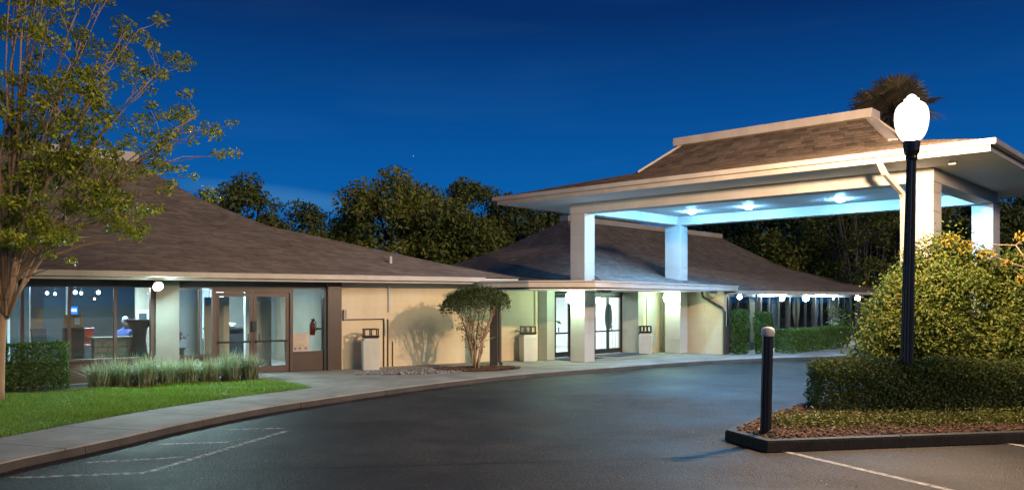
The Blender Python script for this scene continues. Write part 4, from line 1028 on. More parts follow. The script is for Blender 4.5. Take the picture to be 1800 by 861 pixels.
# ------------------------------------------------------------------ plants
def pn(a): return np.asarray(a, float)
def wiggle(a, b, n, amp, sag=0.0):
    a, b = Vector(a), Vector(b); out = []
    for k in range(n+1):
        t = k/n; p = a.lerp(b, t); e = math.sin(PI*t)
        out.append(p+Vector((rnd.uniform(-1, 1), rnd.uniform(-1, 1), rnd.uniform(-.5, .5)))*amp*e+Vector((0, 0, sag*e)))
    return out
def tree(name, label, base, stems, clusters, leaf, lsize, nleaf, crad, bark='bark', group=None, tr=.1, brad=.03, bough=True, flat=.7, twig=True):
    """stems: polylines from the base; clusters: leaf clump centres; every clump hangs on a branch from the nearest stem"""
    t = thing(name, label, 'tree', base, group)
    m = MB(); nodes = []
    for st in stems:
        k = len(st); r0 = st[0][3] if len(st[0]) > 3 else tr
        rr = [max(.008, (q[3] if len(q) > 3 else r0*(1-.85*i_/(k-1)))) for i_, q in enumerate(st)]
        m.tube([q[:3] for q in st], rr, 7)
        for q, r in zip(st, rr): nodes.append((Vector(q[:3]), r))
    NP = pn([tuple(n_[0]) for n_ in nodes])
    for c in clusters:
        if not bough: break
        d = NP-pn(c[:3]); cost = np.linalg.norm(d, axis=1)+np.maximum(0, d[:, 2]+.25)*3
        i_ = int(np.argmin(cost)); a = nodes[i_][0]
        m.tube(wiggle(a, c[:3], 4, .06*(Vector(c[:3])-a).length), [min(nodes[i_][1], brad)*f for f in (1, .8, .6, .42, .25)], 5, False)
    trunk = m.build('trunk', bark, t, True)
    P = []; B = []
    for c in clusters:
        r = crad*(c[3] if len(c) > 3 else 1); n_ = int(nleaf*(c[3] if len(c) > 3 else 1)**2)
        q = rng.normal(size=(n_, 3)); q = unit(q)*(rng.uniform(.15, 1, (n_, 1))**.6)*r; q[:, 2] *= flat
        P.append(q+pn(c[:3])); B.append(unit(q)+np.array([0, 0, .6]))
    leaves('crown', np.concatenate(P), lsize, leaf, t, np.concatenate(B), .45)
    return t

# --- foreground crape myrtle at the left edge
bx, by = -9.68, 15.2
def stem_to(p, fork=(bx+.12, by, 2.3), bend=.35, r=.085, n=7):
    f = Vector(fork); e = Vector(p); out = []
    c = f+Vector(((e.x-f.x)*.35, (e.y-f.y)*.35, (e.z-f.z)*.62))
    for k in range(n+1):
        t = k/n; q = f*(1-t)**2+c*2*t*(1-t)+e*t*t
        out.append((q.x+rnd.uniform(-.05, .05)*math.sin(PI*t), q.y+rnd.uniform(-.05, .05), q.z, r*(1-.82*t)))
    return out
mstems = [[(bx-.06, by, .10, .16), (bx-.02, by, .35, .115), (bx+.02, by, 1.2, .095), (bx+.08, by, 1.75, .085), (bx+.11, by, 2.2, .06)]]
ends = [(-7.6, 14.6, 5.6), (-6.3, 15.3, 5.2), (-6.9, 15.8, 6.5), (-8.0, 15.0, 7.6), (-8.6, 14.4, 8.2), (-9.2, 15.8, 8.6), (-10.0, 15.0, 8.6), (-9.6, 14.2, 7.6), (-7.2, 14.8, 4.6), (-8.4, 16.2, 6.9),
        (-10.8, 14.6, 7.6), (-11.4, 15.6, 6.6), (-7.4, 16.0, 7.4), (-8.9, 15.3, 8.6), (-5.9, 15.0, 5.45), (-9.0, 14.9, 8.8), (-7.9, 15.6, 8.1), (-10.4, 15.2, 8.4), (-9.5, 15.5, 8.8),
        (-7.0, 14.6, 6.9), (-8.2, 14.3, 7.0), (-8.8, 14.1, 7.6), (-9.3, 14.0, 8.0), (-8.5, 15.0, 8.8), (-7.5, 15.2, 8.0), (-9.8, 14.6, 8.8), (-6.6, 14.9, 6.2), (-7.8, 14.2, 6.2), (-6.5, 15.0, 4.9), (-8.1, 14.4, 5.4)]
for e_ in ends:
    fk = (bx+.10+rnd.uniform(-.06, .10), by+rnd.uniform(-.07, .07), rnd.uniform(1.6, 2.3))
    mstems.append(stem_to(e_, fk, r=rnd.uniform(.026, .046)))
mcl = []
sp_ = [q for st in mstems[1:] for q in st]
while len(mcl) < 330:      # leaf sprays stand along the upper part of the stems and a little beyond them
    st = rnd.choice(mstems[1:]); k = rnd.randint(2, len(st)-1); q = st[k]; w_ = .28+.42*(k/len(st))
    x, y, z = q[0]+rnd.gauss(0, w_*.8), q[1]+rnd.gauss(0, w_*.6), q[2]+rnd.gauss(.15, .3)
    if z < 3.0 or (z > 6.0 and rnd.random() < .30): continue
    mcl.append((x, y, z, rnd.uniform(.5, 1.15)))
for k in range(55):        # fuller low skirt over the roof
    x = rnd.uniform(-9.9, -6.6); mcl.append((x, rnd.uniform(14.3, 15.8), rnd.uniform(3.05, 4.6)+.12*(x+9), rnd.uniform(.6, 1.1)))
for p in [(-5.3, 15.2, 5.35), (-5.65, 15.2, 5.15), (-5.95, 15.1, 5.0), (-5.5, 15.1, 4.75), (-6.0, 15.2, 4.35), (-6.3, 15.2, 4.5), (-5.75, 15.2, 4.1), (-5.6, 15.15, 3.95), (-6.5, 15.1, 4.1), (-6.2, 15.4, 5.3),
          (-6.15, 15.1, 6.4), (-6.5, 15.0, 6.2), (-6.2, 15.3, 5.95), (-6.9, 15.2, 6.0), (-6.6, 15.2, 5.5), (-7.0, 15.2, 7.0), (-7.2, 15.0, 6.6), (-7.7, 15.1, 7.7), (-6.9, 15.2, 3.7), (-7.3, 15.1, 3.75),
          (-8.15, 14.9, 2.75), (-8.6, 15.0, 2.85), (-7.7, 15.2, 3.55), (-8.0, 14.9, 3.4)]:
    mcl.append((*p, rnd.uniform(.5, .85)))
tree('crape_myrtle', 'multi-stemmed crape myrtle with yellow green leaves on the lawn at far left', (bx, by, .125), mstems, mcl, 'leaf_myrtle', .09, 80, .27, 'bark', brad=.016, flat=.6)

# --- topiary by the entrance
tx_, ty_ = -1.0, 21.95
t = thing('topiary_tree', 'umbrella clipped small tree with bare twisting stems by the tan wall', 'tree', (tx_, ty_, .14))
m = MB(); tips = []
for k in range(11):
    a = 2*PI*k/11+rnd.uniform(-.2, .2); r = rnd.uniform(.25, .75); rb = rnd.uniform(.03, .13)
    p0 = Vector((tx_+rb*math.cos(a), ty_+rb*math.sin(a), .12)); p2 = Vector((tx_+r*math.cos(a), ty_+r*.8*math.sin(a), 1.98-.2*r)); pm = p0.lerp(p2, .5)+Vector((0, 0, .02))-Vector((math.cos(a), math.sin(a), 0))*.14
    pts = [p0*(1-q)**2+pm*2*q*(1-q)+p2*q*q+Vector((rnd.uniform(-.045, .045), rnd.uniform(-.045, .045), 0))*(q > .02) for q in np.linspace(0, 1, 8)]
    m.tube(pts, [.030*(1-.6*q) for q in np.linspace(0, 1, 8)], 6)
    for j in range(5):
        b0 = pts[rnd.randint(2, 6)]; e_ = b0+Vector((rnd.uniform(-.35, .35), rnd.uniform(-.3, .3), rnd.uniform(.12, .4)))
        m.tube(wiggle(b0, e_, 3, .05), [.014, .011, .008, .005], 5, False); tips.append(e_)
m.build('trunk', 'bark', t, True)
P = []; Bn = []
for k in range(7200):
    a = rnd.uniform(0, 2*PI); q = math.sqrt(rnd.random()); x = q*math.cos(a); y = q*math.sin(a)
    top = 1.80+.54*math.sqrt(max(0, 1-q**2.4))+.09*x+.05*math.sin(4*a)*q; low = max(top-.34, 1.72+.08*x+.16*(1-q*q))-.10*rnd.random()
    z = top-abs(rnd.gauss(0, .05)) if rnd.random() < .66 else rnd.uniform(low, top)
    P.append((tx_+x*.94+rnd.gauss(0, .012), ty_+y*.8+rnd.gauss(0, .012), z)); Bn.append((x, y, .8))
for k in range(90):
    a = rnd.uniform(0, 2*PI); q = math.sqrt(rnd.random()); x = q*math.cos(a); y = q*math.sin(a); top = 1.80+.54*math.sqrt(max(0, 1-q**2.4))+.09*x; o_ = rnd.uniform(.03, .13)
    for j in range(9): P.append((tx_+x*(.94+o_*.6)+rnd.gauss(0, .02), ty_+y*.8*(1+o_)+rnd.gauss(0, .02), top+o_*(1-.9*q)-q*o_*.5*rnd.random()+rnd.gauss(0, .03))); Bn.append((x, y, .8))
for e_ in tips:
    for j in range(15): P.append((e_.x+rnd.gauss(0, .06), e_.y+rnd.gauss(0, .06), e_.z+rnd.gauss(0, .06))); Bn.append((0, 0, 1))
leaves('crown', P, .062, 'leaf_topiary', t, Bn, .5)

# --- hedges: leaf shell over a clipped box with twiggy inside
def hedge(name, label, F, a0, a1, b0, b1, z0, z1, mat, n, ls, group=None, rough=.04, stems=True, inner=.35, topround=0.0, cat='hedge'):
    c = F((a0+a1)/2, (b0+b1)/2); t = thing(name, label, cat, (*c, z0), group)
    la, lb_, lz = a1-a0, b1-b0, z1-z0
    P = []; B = []
    ar = [lb_*lz, lb_*lz, la*lz, la*lz, la*lb_]; tot = sum(ar)
    for k in range(n):
        q = rnd.random()
        if q < inner:
            p = [rnd.random(), rnd.random(), rnd.random()]; nn = (rnd.uniform(-1, 1), rnd.uniform(-1, 1), .3)
        else:
            w_ = rnd.random()*tot; f_ = 0
            while w_ > ar[f_]: w_ -= ar[f_]; f_ += 1
            p = [rnd.random(), rnd.random(), rnd.random()]
            if f_ == 0: p[0] = 0; nn = (-1, 0, .3)
            elif f_ == 1: p[0] = 1; nn = (1, 0, .3)
            elif f_ == 2: p[1] = 0; nn = (0, -1, .3)
            elif f_ == 3: p[1] = 1; nn = (0, 1, .3)
            else: p[2] = 1; nn = (0, 0, 1)
        a, b, z = a0+la*p[0], b0+lb_*p[1], z0+.03+(lz-.03)*p[2]
        bump_ = rough*(math.sin(a*5.1+z*3)+math.sin(b*6.3+a*2.2+1)+math.sin(z*7+a*3.3))*.6
        a += nn[0]*bump_+rnd.gauss(0, rough*.6); b += nn[1]*bump_+rnd.gauss(0, rough*.6); z += max(0, nn[2]-.3)*bump_+rnd.gauss(0, rough*.5)
        if topround:
            ed = min(p[0], 1-p[0])*la; e2 = min(p[1], 1-p[1])*lb_
            z -= topround*max(0, 1-min(ed, e2)/.3)**2*max(0, p[2]-.6)/.4
        x, y = F(a, b); v0 = F(0, 0); va = F(nn[0], nn[1])
        P.append((x, y, z)); B.append((va[0]-v0[0], va[1]-v0[1], nn[2]))
    leaves('foliage', P, ls, mat, t, B, .5)
    if stems:
        m = MB()
        for k in range(max(4, int(la*5))):
            a = rnd.uniform(a0+.1, a1-.1); b = rnd.uniform(b0+lb_*.3, b1-lb_*.3); x, y = F(a, b)
            for j in range(4):
                e_ = F(min(a1-.04, max(a0+.04, a+rnd.uniform(-.3, .3))), min(b1-.04, max(b0+.04, b+rnd.uniform(-.3, .3))))
                m.tube(wiggle((x, y, z0-.01), (*e_, z0+lz*rnd.uniform(.5, .93)), 3, .05), [.012, .010, .008, .005], 5, False)
        tag(m.build('stems', 'dark_bark', t), kind='stuff')
    return t
def FH(a, b): # left hedge frame, along the lawn edge
    d = Vector((.87, .49)); n_ = Vector((-.49, .87)); p = Vector((-9.42, 17.05))+d*a+n_*b; return (p.x, p.y)
hedge('clipped_hedge', 'square clipped hedge below the lobby windows beside the left tree', FH, -3.2, 0, 0, .85, .12, 1.10, 'leaf_hedge', 15000, .06, inner=.30, rough=.025)
def FI(a, b):
    d = Vector((.985, -.09)).normalized(); n_ = Vector((-d.y, d.x)); p = Vector((5.35, 13.75))+d*a+n_*b; return (p.x, p.y)
hedge('island_hedge', 'dense clipped hedge on the island in front of the lamp post', FI, 0, 5.2, 0, .95, .13, .96, 'leaf_hedge_warm', 42000, .055, inner=.2, rough=.05, topround=.10)
hedge('low_hedge', 'long low clipped hedge in front of the far wing windows', FE, 2.4, 3.0, 7.9, 13.4, .12, .94, 'leaf_hedge', 15000, .07, inner=.2, rough=.03)
hedge('column_hedge', 'narrow upright hedge beside the downspout at the end of the tan wall', FE, 1.5, 1.9, 6.45, 6.85, .12, 1.62, 'leaf_hedge', 3000, .08, 'upright hedges by the far wing', rough=.06)
hedge('column_hedge', 'narrow upright hedge standing at the near end of the long low hedge', FE, 1.95, 2.35, 7.25, 7.75, .12, 1.57, 'leaf_hedge', 3000, .08, 'upright hedges by the far wing', rough=.035)
hedge('low_hedge', 'short low hedge in shade past the end of the long low hedge', FE, 3.2, 3.8, 13.9, 16.5, .12, 1.0, 'leaf_mid', 5000, .08, rough=.05)

# --- strap-leaf clumps under the lobby doors
row = [(-8.86, 17.28), (-8.50, 17.62), (-8.10, 17.78), (-7.75, 18.14), (-7.35, 18.30), (-7.0, 18.66), (-6.62, 18.95), (-6.28, 19.28), (-8.25, 18.15), (-7.45, 18.72), (-6.75, 19.3), (-8.75, 17.75)]
pos = ['first strap leaved clump beside the clipped hedge', 'second strap leaved clump from the clipped hedge', 'third strap leaved clump from the clipped hedge', 'fourth strap leaved clump from the clipped hedge',
       'fifth strap leaved clump from the clipped hedge', 'third strap leaved clump from the glass doors end', 'second strap leaved clump from the glass doors end', 'last strap leaved clump before the glass doors',
       'strap leaved clump behind the third of the row', 'strap leaved clump behind the fifth of the row', 'strap leaved clump at the back near the doors', 'strap leaved clump behind the first of the row']
for (x, y), lab in zip(row, pos):
    t = thing('strap_leaf_clump', lab, 'plant', (x, y, .118), 'strap leaved clumps edging the lawn')
    sc0 = rnd.uniform(.72, 1.12); n_ = int(380*sc0); a = rng.uniform(0, 2*PI, n_); r = .17*sc0*np.sqrt(rng.uniform(0, 1, n_))
    P = np.stack([x+r*np.cos(a), y+r*np.sin(a), np.full(n_, .118)], 1)
    blades('leaf_blades', P, .70*sc0, .022, 'leaf_lily', t, rng.uniform(.12, .85, n_), 4, .55)
    n_ = 90; a = rng.uniform(0, 2*PI, n_); r = .22*np.sqrt(rng.uniform(0, 1, n_))
    P = np.stack([x+r*np.cos(a), y+r*np.sin(a), np.full(n_, .118)], 1)
    blades('dry_leaves', P, .34, .02, 'blade_dry', t, rng.uniform(.4, 1.2, n_), 3, .6)

# --- lawn blades
def in_poly(P, poly):
    x, y = P[:, 0], P[:, 1]; ins = np.zeros(len(P), bool); n_ = len(poly)
    for i_ in range(n_):
        x1, y1 = poly[i_]; x2, y2 = poly[(i_+1) % n_]
        c_ = ((y1 > y) != (y2 > y)); xi = (x2-x1)*(y-y1)/((y2-y1) if abs(y2-y1) > 1e-9 else 1e-9)+x1
        ins ^= c_ & (x < xi)
    return ins
Pg = np.stack([rng.uniform(-13, -4.4, 190000), rng.uniform(9.8, 19.4, 190000), np.full(190000, .122)], 1)
Pg = Pg[in_poly(Pg, lawn_poly)]
Pg = Pg[np.abs(Pg[:, 0])/Pg[:, 1] < .70][:100000]
patch = np.sin(Pg[:, 0]*1.9+np.sin(Pg[:, 1]*1.3)*1.5)+np.sin(Pg[:, 1]*2.3+Pg[:, 0]*.7)
Pg = Pg[rng.uniform(-3.2, 1.2, len(Pg)) < patch+.9]
Pg[:, :2] += rng.normal(0, .03, (len(Pg), 2)); hg = .07+.022*np.sin(Pg[:, 0]*3.1+Pg[:, 1]*1.7)+.015*np.sin(Pg[:, 1]*5.3)
tag(blades('lawn_grass', Pg, hg, .012, 'grass_blade', None, rng.uniform(.1, .9, len(Pg)), 2, .3), 'short green mown grass of the lawn strip at left', 'grass', kind='stuff')

# --- mulch, stones, ground cover
def chips(name, poly, n, s, mat, z, label, cat, flat=.35):
    x0, x1 = min(p[0] for p in poly), max(p[0] for p in poly); y0, y1 = min(p[1] for p in poly), max(p[1] for p in poly)
    P = np.stack([rng.uniform(x0, x1, n), rng.uniform(y0, y1, n), np.full(n, z)], 1); P = P[in_poly(P, poly)]; n = len(P)
    P[:, 2] += rng.uniform(0, s*.6, n)
    cube = np.array([(-1, -1, -1), (1, -1, -1), (1, 1, -1), (-1, 1, -1), (-.8, -.8, 1), (.8, -.8, 1), (.8, .8, 1), (-.8, .8, 1)], float)
    tri = np.array([(4, 5, 6), (4, 6, 7), (0, 1, 5), (0, 5, 4), (1, 2, 6), (1, 6, 5), (2, 3, 7), (2, 7, 6), (3, 0, 4), (3, 4, 7)])
    sc = np.stack([rng.uniform(.5, 1.4, n)*s, rng.uniform(.4, .9, n)*s, rng.uniform(.4, 1, n)*s*flat], 1)*.5
    a = rng.uniform(0, 2*PI, n); tl = rng.normal(0, .35, n)
    V = cube[None]*sc[:, None]
    x = V[..., 0]*np.cos(tl)[:, None]+V[..., 2]*np.sin(tl)[:, None]; z_ = -V[..., 0]*np.sin(tl)[:, None]+V[..., 2]*np.cos(tl)[:, None]; y = V[..., 1]
    V = np.stack([x*np.cos(a)[:, None]-y*np.sin(a)[:, None], x*np.sin(a)[:, None]+y*np.cos(a)[:, None], z_], -1)+P[:, None]
    T = (np.arange(n)[:, None, None]*8+tri[None]).reshape(-1, 3)
    return tag(mkobj(name, npmesh(name, V.reshape(-1, 3), T), mat), label, cat, kind='stuff')
front = [(3.25, 11.75), (3.52, 10.95), (7.4, 11.7), (11, 12.4), (11, 13.2), (5.5, 13.9), (6.0, 15.5), (4.75, 13.95), (3.8, 12.65)]
chips('bark_mulch', front, 16000, .055, 'mulch', .132, 'red brown bark mulch covering the island corner', 'mulch')
chips('tree_mulch', tree_bed, 2500, .05, 'mulch', .148, 'dark bark mulch under the umbrella clipped tree', 'mulch')
stones_poly = [(-4.05, 20.5), (-3.6, 21.55), (-2.6, 22.0), (-1.9, 22.3), (-1.2, 21.5), (-1.6, 20.95), (-2.9, 20.6)]
chips('river_stones', stones_poly, 2600, .065, 'river_stone', .114, 'strip of grey river stones along the foot of the tan wall', 'stones', .6)
P = []
for k in range(12000):
    x = rnd.uniform(4.0, 8.6); y = 12.25+.11*(x-4)+rnd.gauss(0, .28)
    if rnd.random() < .35+.5*math.sin(x*2.3)**2: P.append((x, y, .15+abs(rnd.gauss(0, .07))))
tag(leaves('ground_cover', P, .055, 'leaf_mid', None, [(0, 0, 1)]*len(P), .5), 'low leafy ground cover on the mulch before the island hedge', 'ground cover', kind='stuff')
P = [(x, y, .135) for x, y in [(rnd.uniform(3.3, 8.5), rnd.uniform(11.3, 13.4)) for _ in range(900)]]
P = pn(P); P = P[in_poly(P, front)]; P[:, 2] += .03
tag(leaves('fallen_leaves', P, .06, 'blade_dry', None, [(0, 0, 1)]*len(P), .6), 'scattered dry fallen leaves on the island mulch', 'leaves', kind='stuff')

P = []
for k in range(1500):
    i_ = rnd.randint(20, len(kp)-30); d_ = abs(rnd.gauss(0, .10)); p = kp[i_]-kn[i_]*(d_+.01)+Vector((rnd.uniform(-.15, .15), rnd.uniform(-.15, .15)))*.5
    P.append((p.x, p.y, .012))
tag(leaves('kerb_litter', P, .04, 'leaf_litter', None, [(0, 0, 1)]*len(P), .75), 'dry leaf litter lying along the foot of the long kerb', 'leaves', kind='stuff')
P = []
for k in range(260): P.append((rnd.uniform(-5, 9), rnd.uniform(7, 19), .012))
P = pn(P); P = P[in_poly(P, road_poly)]; P = P[~in_poly(P, isl_poly)]
tag(leaves('road_litter', P, .045, 'leaf_litter', None, [(0, 0, 1)]*len(P), .75), 'few scattered leaves lying on the dark asphalt', 'leaves', kind='stuff')
# --- big flowering bush mass at the right
def bush(name, label, mounds, mat, n, ls, stems_n=10, group=None, extra=None, flowers=0, cat='bush'):
    c0 = mounds[0]; t = thing(name, label, cat, (c0[0], c0[1], .128), group)
    P = []; B = []; wts = [m_[3]*m_[4] for m_ in mounds]; tot = sum(wts)
    for m_, w_ in zip(mounds, wts):
        cx_, cy_, cz_, rx, rz, ry = m_
        k = int(n*w_/tot); per = 42; nc = max(8, k//per); d = unit(rng.normal(size=(nc, 3))); d[:, 2] = np.where(d[:, 2] < -.5, -d[:, 2], d[:, 2])
        lump = 1+.10*np.sin(d[:, 0]*7+cx_)+.09*np.sin(d[:, 2]*9+d[:, 1]*5)+rng.normal(0, .05, nc)
        rad = (1-np.abs(rng.normal(0, .10, nc)))*lump
        cc = d*rad[:, None]*np.array([rx, ry, rz])+np.array([cx_, cy_, cz_]); sz = rng.uniform(.08, .17, nc)
        q = np.repeat(cc, per, 0)+rng.normal(size=(nc*per, 3))*np.repeat(sz, per)[:, None]*np.array([1, 1, .8]); P.append(q); B.append(np.repeat(d, per, 0)+np.array([0, -.1, .55]))
    P = np.concatenate(P); B = np.concatenate(B); ok = P[:, 2] > .14; P, B = P[ok], B[ok]
    leaves('foliage', P, ls, mat, t, B, .45)
    for m_ in mounds:
        m = MB(); hub = Vector((m_[0], m_[1], .3)); m.tube([(m_[0], m_[1], .1), hub], [.07, .05], 6)
        for k in range(stems_n):
            a = rnd.uniform(0, 2*PI); r = rnd.uniform(.3, .8)
            m.tube(wiggle(hub, (m_[0]+m_[3]*r*math.cos(a), m_[1]+m_[5]*r*math.sin(a), m_[2]+m_[4]*rnd.uniform(.1, .7)), 4, .12), [.03, .025, .02, .014, .008], 5, False)
        m.build('stems', 'bark', t)
    if flowers:
        ok = rng.choice(len(P), flowers, replace=False); leaves('flowers', np.repeat(P[ok], 5, 0)+rng.normal(0, .02, (flowers*5, 3)), .06, 'petal_pink', t)
    return t
bush('flowering_bush', 'large rounded leafy bush with a few pink flowers behind the lamp post', [(9.0, 16.75, 1.35, 1.45, 1.75, .95), (8.22, 16.6, 1.0, .95, 1.25, .8), (8.6, 16.3, .8, 1.3, 1.1, .6)], 'leaf_bush', 52000, .082, 9, flowers=12)
bush('flowering_bush', 'broad leafy bush at the right edge with a pale bare stem', [(10.6, 16.3, 1.2, 1.1, 1.6, .9), (11.8, 16.4, 1.4, 1.1, 1.7, .9), (10.0, 15.9, .8, .9, .9, .6)], 'leaf_bush', 42000, .082, 9, flowers=8)
# golden shoots rising from the bushes: a small tree at the edge
gst = [[(10.75, 15.75, .12, .04), (10.55, 15.75, 1.0, .035), (10.3, 15.75, 1.7, .02), (10.2, 15.8, 2.3, .01)]]+[[(10.75, 15.75, .12, .045), (10.8, 15.8, 1.2, .035), (10.7+dx, 15.8, 2.6, .02), (10.6+dx*1.6, 15.8, 3.3+dz, .01)] for dx, dz in ((-.2, .2), (.2, .6), (.5, .3), (-.45, -.2))]
gcl = [(10.0, 15.8, 2.45), (9.75, 15.9, 2.75), (10.1, 15.8, 2.9), (10.3, 15.8, 3.05), (10.1, 15.9, 3.25), (10.35, 15.8, 3.4), (10.6, 15.8, 3.2), (10.5, 15.8, 3.65), (10.75, 15.9, 3.85), (10.55, 15.8, 4.0), (10.8, 15.8, 2.9), (11.0, 15.8, 3.5), (11.1, 15.8, 4.1), (10.4, 15.8, 2.6), (9.4, 16.0, 2.95), (9.15, 16.2, 3.1), (8.9, 16.4, 3.25), (11.2, 15.8, 3.0), (10.65, 15.8, 4.2)]
tree('golden_shrub', 'tall loose shrub with golden yellow leaf tips at the right edge', (10.75, 15.75, .128), gst, [(*p, rnd.uniform(.6, 1.1)) for p in gcl], 'leaf_gold', .085, 75, .2, 'pale_bark', brad=.012)
# cycad-like fern beside the post
t = thing('fern', 'small fern with long arching fronds left of the lamp post', 'plant', (7.05, 15.3, .128))
q = MB()
for k in range(14):
    a = rnd.uniform(0, 2*PI); L_ = rnd.uniform(.7, 1.0); d = Vector((math.cos(a), math.sin(a), 0)); pr = d.cross(Vector((0, 0, 1)))
    pts = [Vector((7.05, 15.3, .13))+d*(L_*.65*s)+Vector((0, 0, L_*(1.25*s-.75*s*s))) for s in np.linspace(0, 1, 12)]
    q.tube(pts, [.008]*12, 4, False)
    for j in range(2, 12):
        w_ = .16*math.sin(PI*(j+.5)/13)
        for s in (-1, 1):
            b0 = pts[j]; e_ = b0+pr*s*w_+d*.05+Vector((0, 0, .02))
            q.add([b0-d*.012, b0+d*.018, e_], [(0, 1, 2)])
q.build('fronds', 'leaf_hedge', t)
# broad-leaf plant by the far wing
t = thing('broad_leaf_plant', 'tropical plant with drooping split leaves at the far end of the low hedge', 'plant', (*FE(3.0, 14.0), .12))
c = Vector((*FE(3.05, 13.9), .12)); q = MB(); pl = []
for k in range(16):
    a = rnd.uniform(0, 2*PI); h_ = rnd.uniform(1.2, 2.2); d = Vector((math.cos(a), math.sin(a), 0)); pr = d.cross(Vector((0, 0, 1)))
    pts = [c+d*(1.1*s*s)+Vector((0, 0, h_*(1.3*s-.5*s*s))) for s in np.linspace(0, 1, 8)]; q.tube(pts, [.02]*8, 5, False)
    for j in range(4, 8):
        for s in (-1, 1):
            for f_ in (0, .5):
                b0 = pts[j].lerp(pts[min(j+1, 7)], f_); e_ = b0+pr*s*.32+d*.12-Vector((0, 0, .14)); pl.append((b0-d*.03, b0+d*.05, e_))
q.build('stems', 'leaf_hedge', t); q = MB()
for a_, b_, c_ in pl: q.add([a_, b_, c_], [(0, 1, 2)])
q.build('leaf_blades', 'leaf_hedge', t)

# --- trees behind the buildings
def back_tree(name, label, x, y, h, r, leaf, nclust=70, nleaf=110, ls=.26, lean=0, low=.2, bark='dark_bark', nst=6, cr=.85, flat=.75, multi=False):
    base = (x, y, -.03); stems = []
    fz = h*(.12 if multi else .28)
    if not multi: stems.append([(x, y, -.03, h*.032), (x+lean*.3, y, fz*.6, h*.026), (x+lean*.5, y, fz, h*.022)])
    for k in range(nst):
        a = 2*PI*k/nst+rnd.uniform(-.3, .3); rr = r*rnd.uniform(.35, .8)
        e_ = Vector((x+lean+rr*math.cos(a), y+rr*math.sin(a), h*rnd.uniform(.68, .95))); f = Vector((x+lean*.5, y, fz)) if not multi else Vector((x+.4*math.cos(a), y+.4*math.sin(a), 0))
        c = f.lerp(e_, .5)+Vector((0, 0, h*.1)); st = []
        for i_ in range(8):
            q = i_/7; p = f*(1-q)**2+c*2*q*(1-q)+e_*q*q; st.append((p.x, p.y, p.z, h*(.016 if not multi else .009)*(1-.85*q)))
        stems.append(st)
    cl_ = []
    for k in range(nclust):
        d = Vector((rnd.gauss(0, 1), rnd.gauss(0, 1), rnd.gauss(0, 1))).normalized(); q = rnd.uniform(.45, 1)**.6
        z = h*(low+1)/2+d.z*q*h*(1-low)/2
        wob = 1+.22*math.sin(3*math.atan2(d.y, d.x)+x)+.12*math.sin(7*d.z+y)
        sh = math.sqrt(max(.05, 1-((z-h*(low+1)/2)/(h*(1-low)/2+.01))**2)) if True else 1
        cl_.append((x+lean+d.x*q*r*wob, y+d.y*q*r*wob, z, rnd.uniform(.7, 1.35)))
    return tree(name, label, base, stems, cl_, leaf, ls*1.1, int(nleaf*1.7), cr*1.05, bark, 'trees behind the buildings', brad=h*.006, flat=flat)
back_tree('broadleaf_tree', 'dark tree with a tufted top behind the slope of the left roof', -15.2, 46, 9.0, 2.6, 'leaf_dark', 60, 110, .24, nst=6)
back_tree('broadleaf_tree', 'wide dark tree low over the left roof next to the tufted tree', -12.0, 47, 7.2, 3.2, 'leaf_dark', 60, 110, .24)
back_tree('broadleaf_tree', 'dark low tree at the start of the tree line beside the left roof', -18.6, 46, 7.4, 3.0, 'leaf_dark', 55, 110, .24)
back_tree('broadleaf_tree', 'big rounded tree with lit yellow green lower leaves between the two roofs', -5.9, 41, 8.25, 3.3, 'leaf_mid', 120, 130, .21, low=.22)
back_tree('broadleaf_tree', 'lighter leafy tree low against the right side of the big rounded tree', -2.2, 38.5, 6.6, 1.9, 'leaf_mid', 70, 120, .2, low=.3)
back_tree('broadleaf_tree', 'dark tree with two small tufts left of the porch roof corner', -2.4, 46, 8.6, 2.4, 'leaf_dark', 70, 110, .23)
back_tree('broadleaf_tree', 'dark tree behind the left tip of the porch roof', .8, 46, 7.9, 2.6, 'leaf_dark', 70, 110, .23)
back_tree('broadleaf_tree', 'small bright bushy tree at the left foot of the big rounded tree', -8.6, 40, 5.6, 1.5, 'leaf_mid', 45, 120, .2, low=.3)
back_tree('broadleaf_tree', 'dark tree behind the entrance roof seen under the porch ceiling', 5.2, 52, 8.6, 3.6, 'leaf_dark', 60, 110, .26)
back_tree('broadleaf_tree', 'dark tree seen under the porch ceiling just right of the far entrance column', 13.2, 53, 7.9, 3.4, 'leaf_dark', 110, 110, .25, low=.05)
back_tree('broadleaf_tree', 'dark bushy tree seen under the middle of the porch ceiling', 17.2, 51, 8.6, 3.4, 'leaf_dark', 130, 120, .24, low=.05)
back_tree('broadleaf_tree', 'leafy green tree low beside the right end of the entrance roof', 15.6, 45, 5.8, 2.4, 'leaf_mid', 90, 120, .21, low=.1)
back_tree('broadleaf_tree', 'tall dark tree behind the many stemmed crape myrtles', 21.5, 51, 9.4, 4.0, 'leaf_dark', 150, 120, .26, low=.02)
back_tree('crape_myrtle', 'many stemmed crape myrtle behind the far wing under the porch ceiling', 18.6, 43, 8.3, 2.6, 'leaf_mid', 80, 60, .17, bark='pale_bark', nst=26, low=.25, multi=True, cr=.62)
back_tree('crape_myrtle', 'second many stemmed crape myrtle beside the right front porch column', 20.9, 42, 8.4, 2.0, 'leaf_mid', 60, 55, .17, bark='pale_bark', nst=20, low=.25, multi=True, cr=.62)
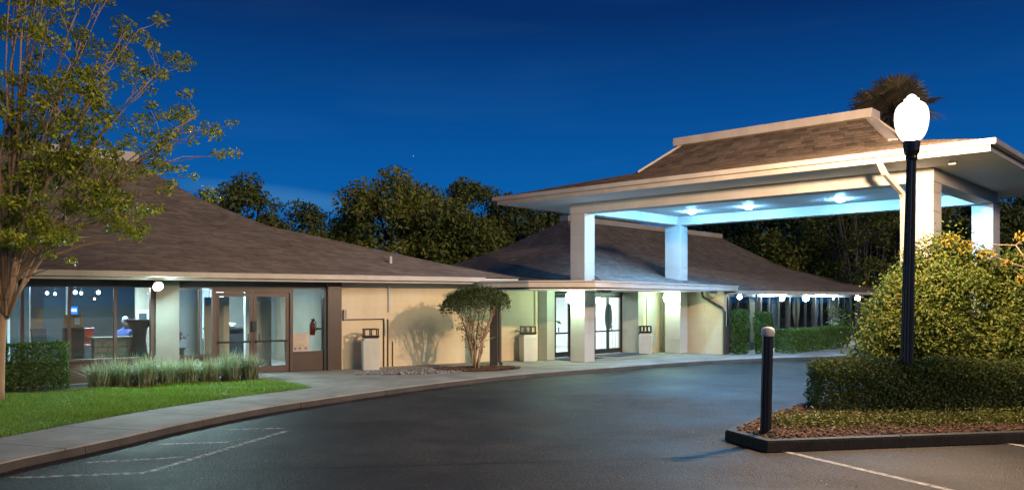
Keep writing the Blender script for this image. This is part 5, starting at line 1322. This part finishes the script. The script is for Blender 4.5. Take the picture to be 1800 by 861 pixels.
back_tree('broadleaf_tree', 'dark tree seen between the two right porch columns', 25.5, 46, 8.4, 3.2, 'leaf_dark', 120, 120, .24, low=.05)
back_tree('broadleaf_tree', 'dark tree at the right edge beyond the porch', 31.0, 49, 8.2, 3.4, 'leaf_dark', 100, 110, .26, low=.05)
back_tree('broadleaf_tree', 'dark tree just beyond the far right porch column', 28.2, 47, 7.8, 2.6, 'leaf_dark', 80, 110, .24, low=.05)

# --- palm behind the porch roof
t = thing('palm_tree', 'fan palm with a round shaggy crown rising behind the porch roof', 'palm tree', (20.4, 42, -.03))
q = MB(); q.tube([(20.4, 42, -.03), (20.35, 42, 4), (20.1, 42, 8), (19.9, 42, 11.75)], [.3, .22, .2, .2], 9); q.build('trunk', 'dark_bark', t)
hub = Vector((19.9, 42, 11.75)); V = []; T_ = []; q = MB()
for k in range(80):
    el = math.asin(rnd.uniform(-.75, 1)); az = rnd.uniform(0, 2*PI); d = Vector((math.cos(el)*math.cos(az), math.cos(el)*math.sin(az), math.sin(el)))
    Lp = rnd.uniform(.25, 1.6); tip = hub+d*Lp; q.tube([hub, hub+d*Lp*.5+Vector((0, 0, .05)), tip], [.03, .02, .015], 5, False)
    a1 = d.orthogonal().normalized(); a2 = d.cross(a1)
    ang = rnd.uniform(0, PI); pv = a1*math.cos(ang)+a2*math.sin(ang)
    for j in range(17):
        th = (j/16-.5)*3.6; dd = (d*math.cos(th)+pv*math.sin(th)).normalized(); Lb = rnd.uniform(.85, 1.2)*(1 if abs(th) < 1.2 else .8)
        sd = d.cross(pv).normalized()*.01+dd.cross(d.cross(pv)).normalized()*.06
        e_ = tip+dd*Lb-Vector((0, 0, .18*Lb)); mid_ = tip+dd*Lb*.55
        b = len(V); V += [tip, mid_+sd, mid_-sd, e_]; T_ += [(b, b+1, b+2), (b+1, b+3, b+2)]
q.build('petioles', 'dark_bark', t)
mkobj('fronds', npmesh('fronds', np.array([tuple(v_) for v_ in V]), np.array(T_)), 'palm_leaf', t)
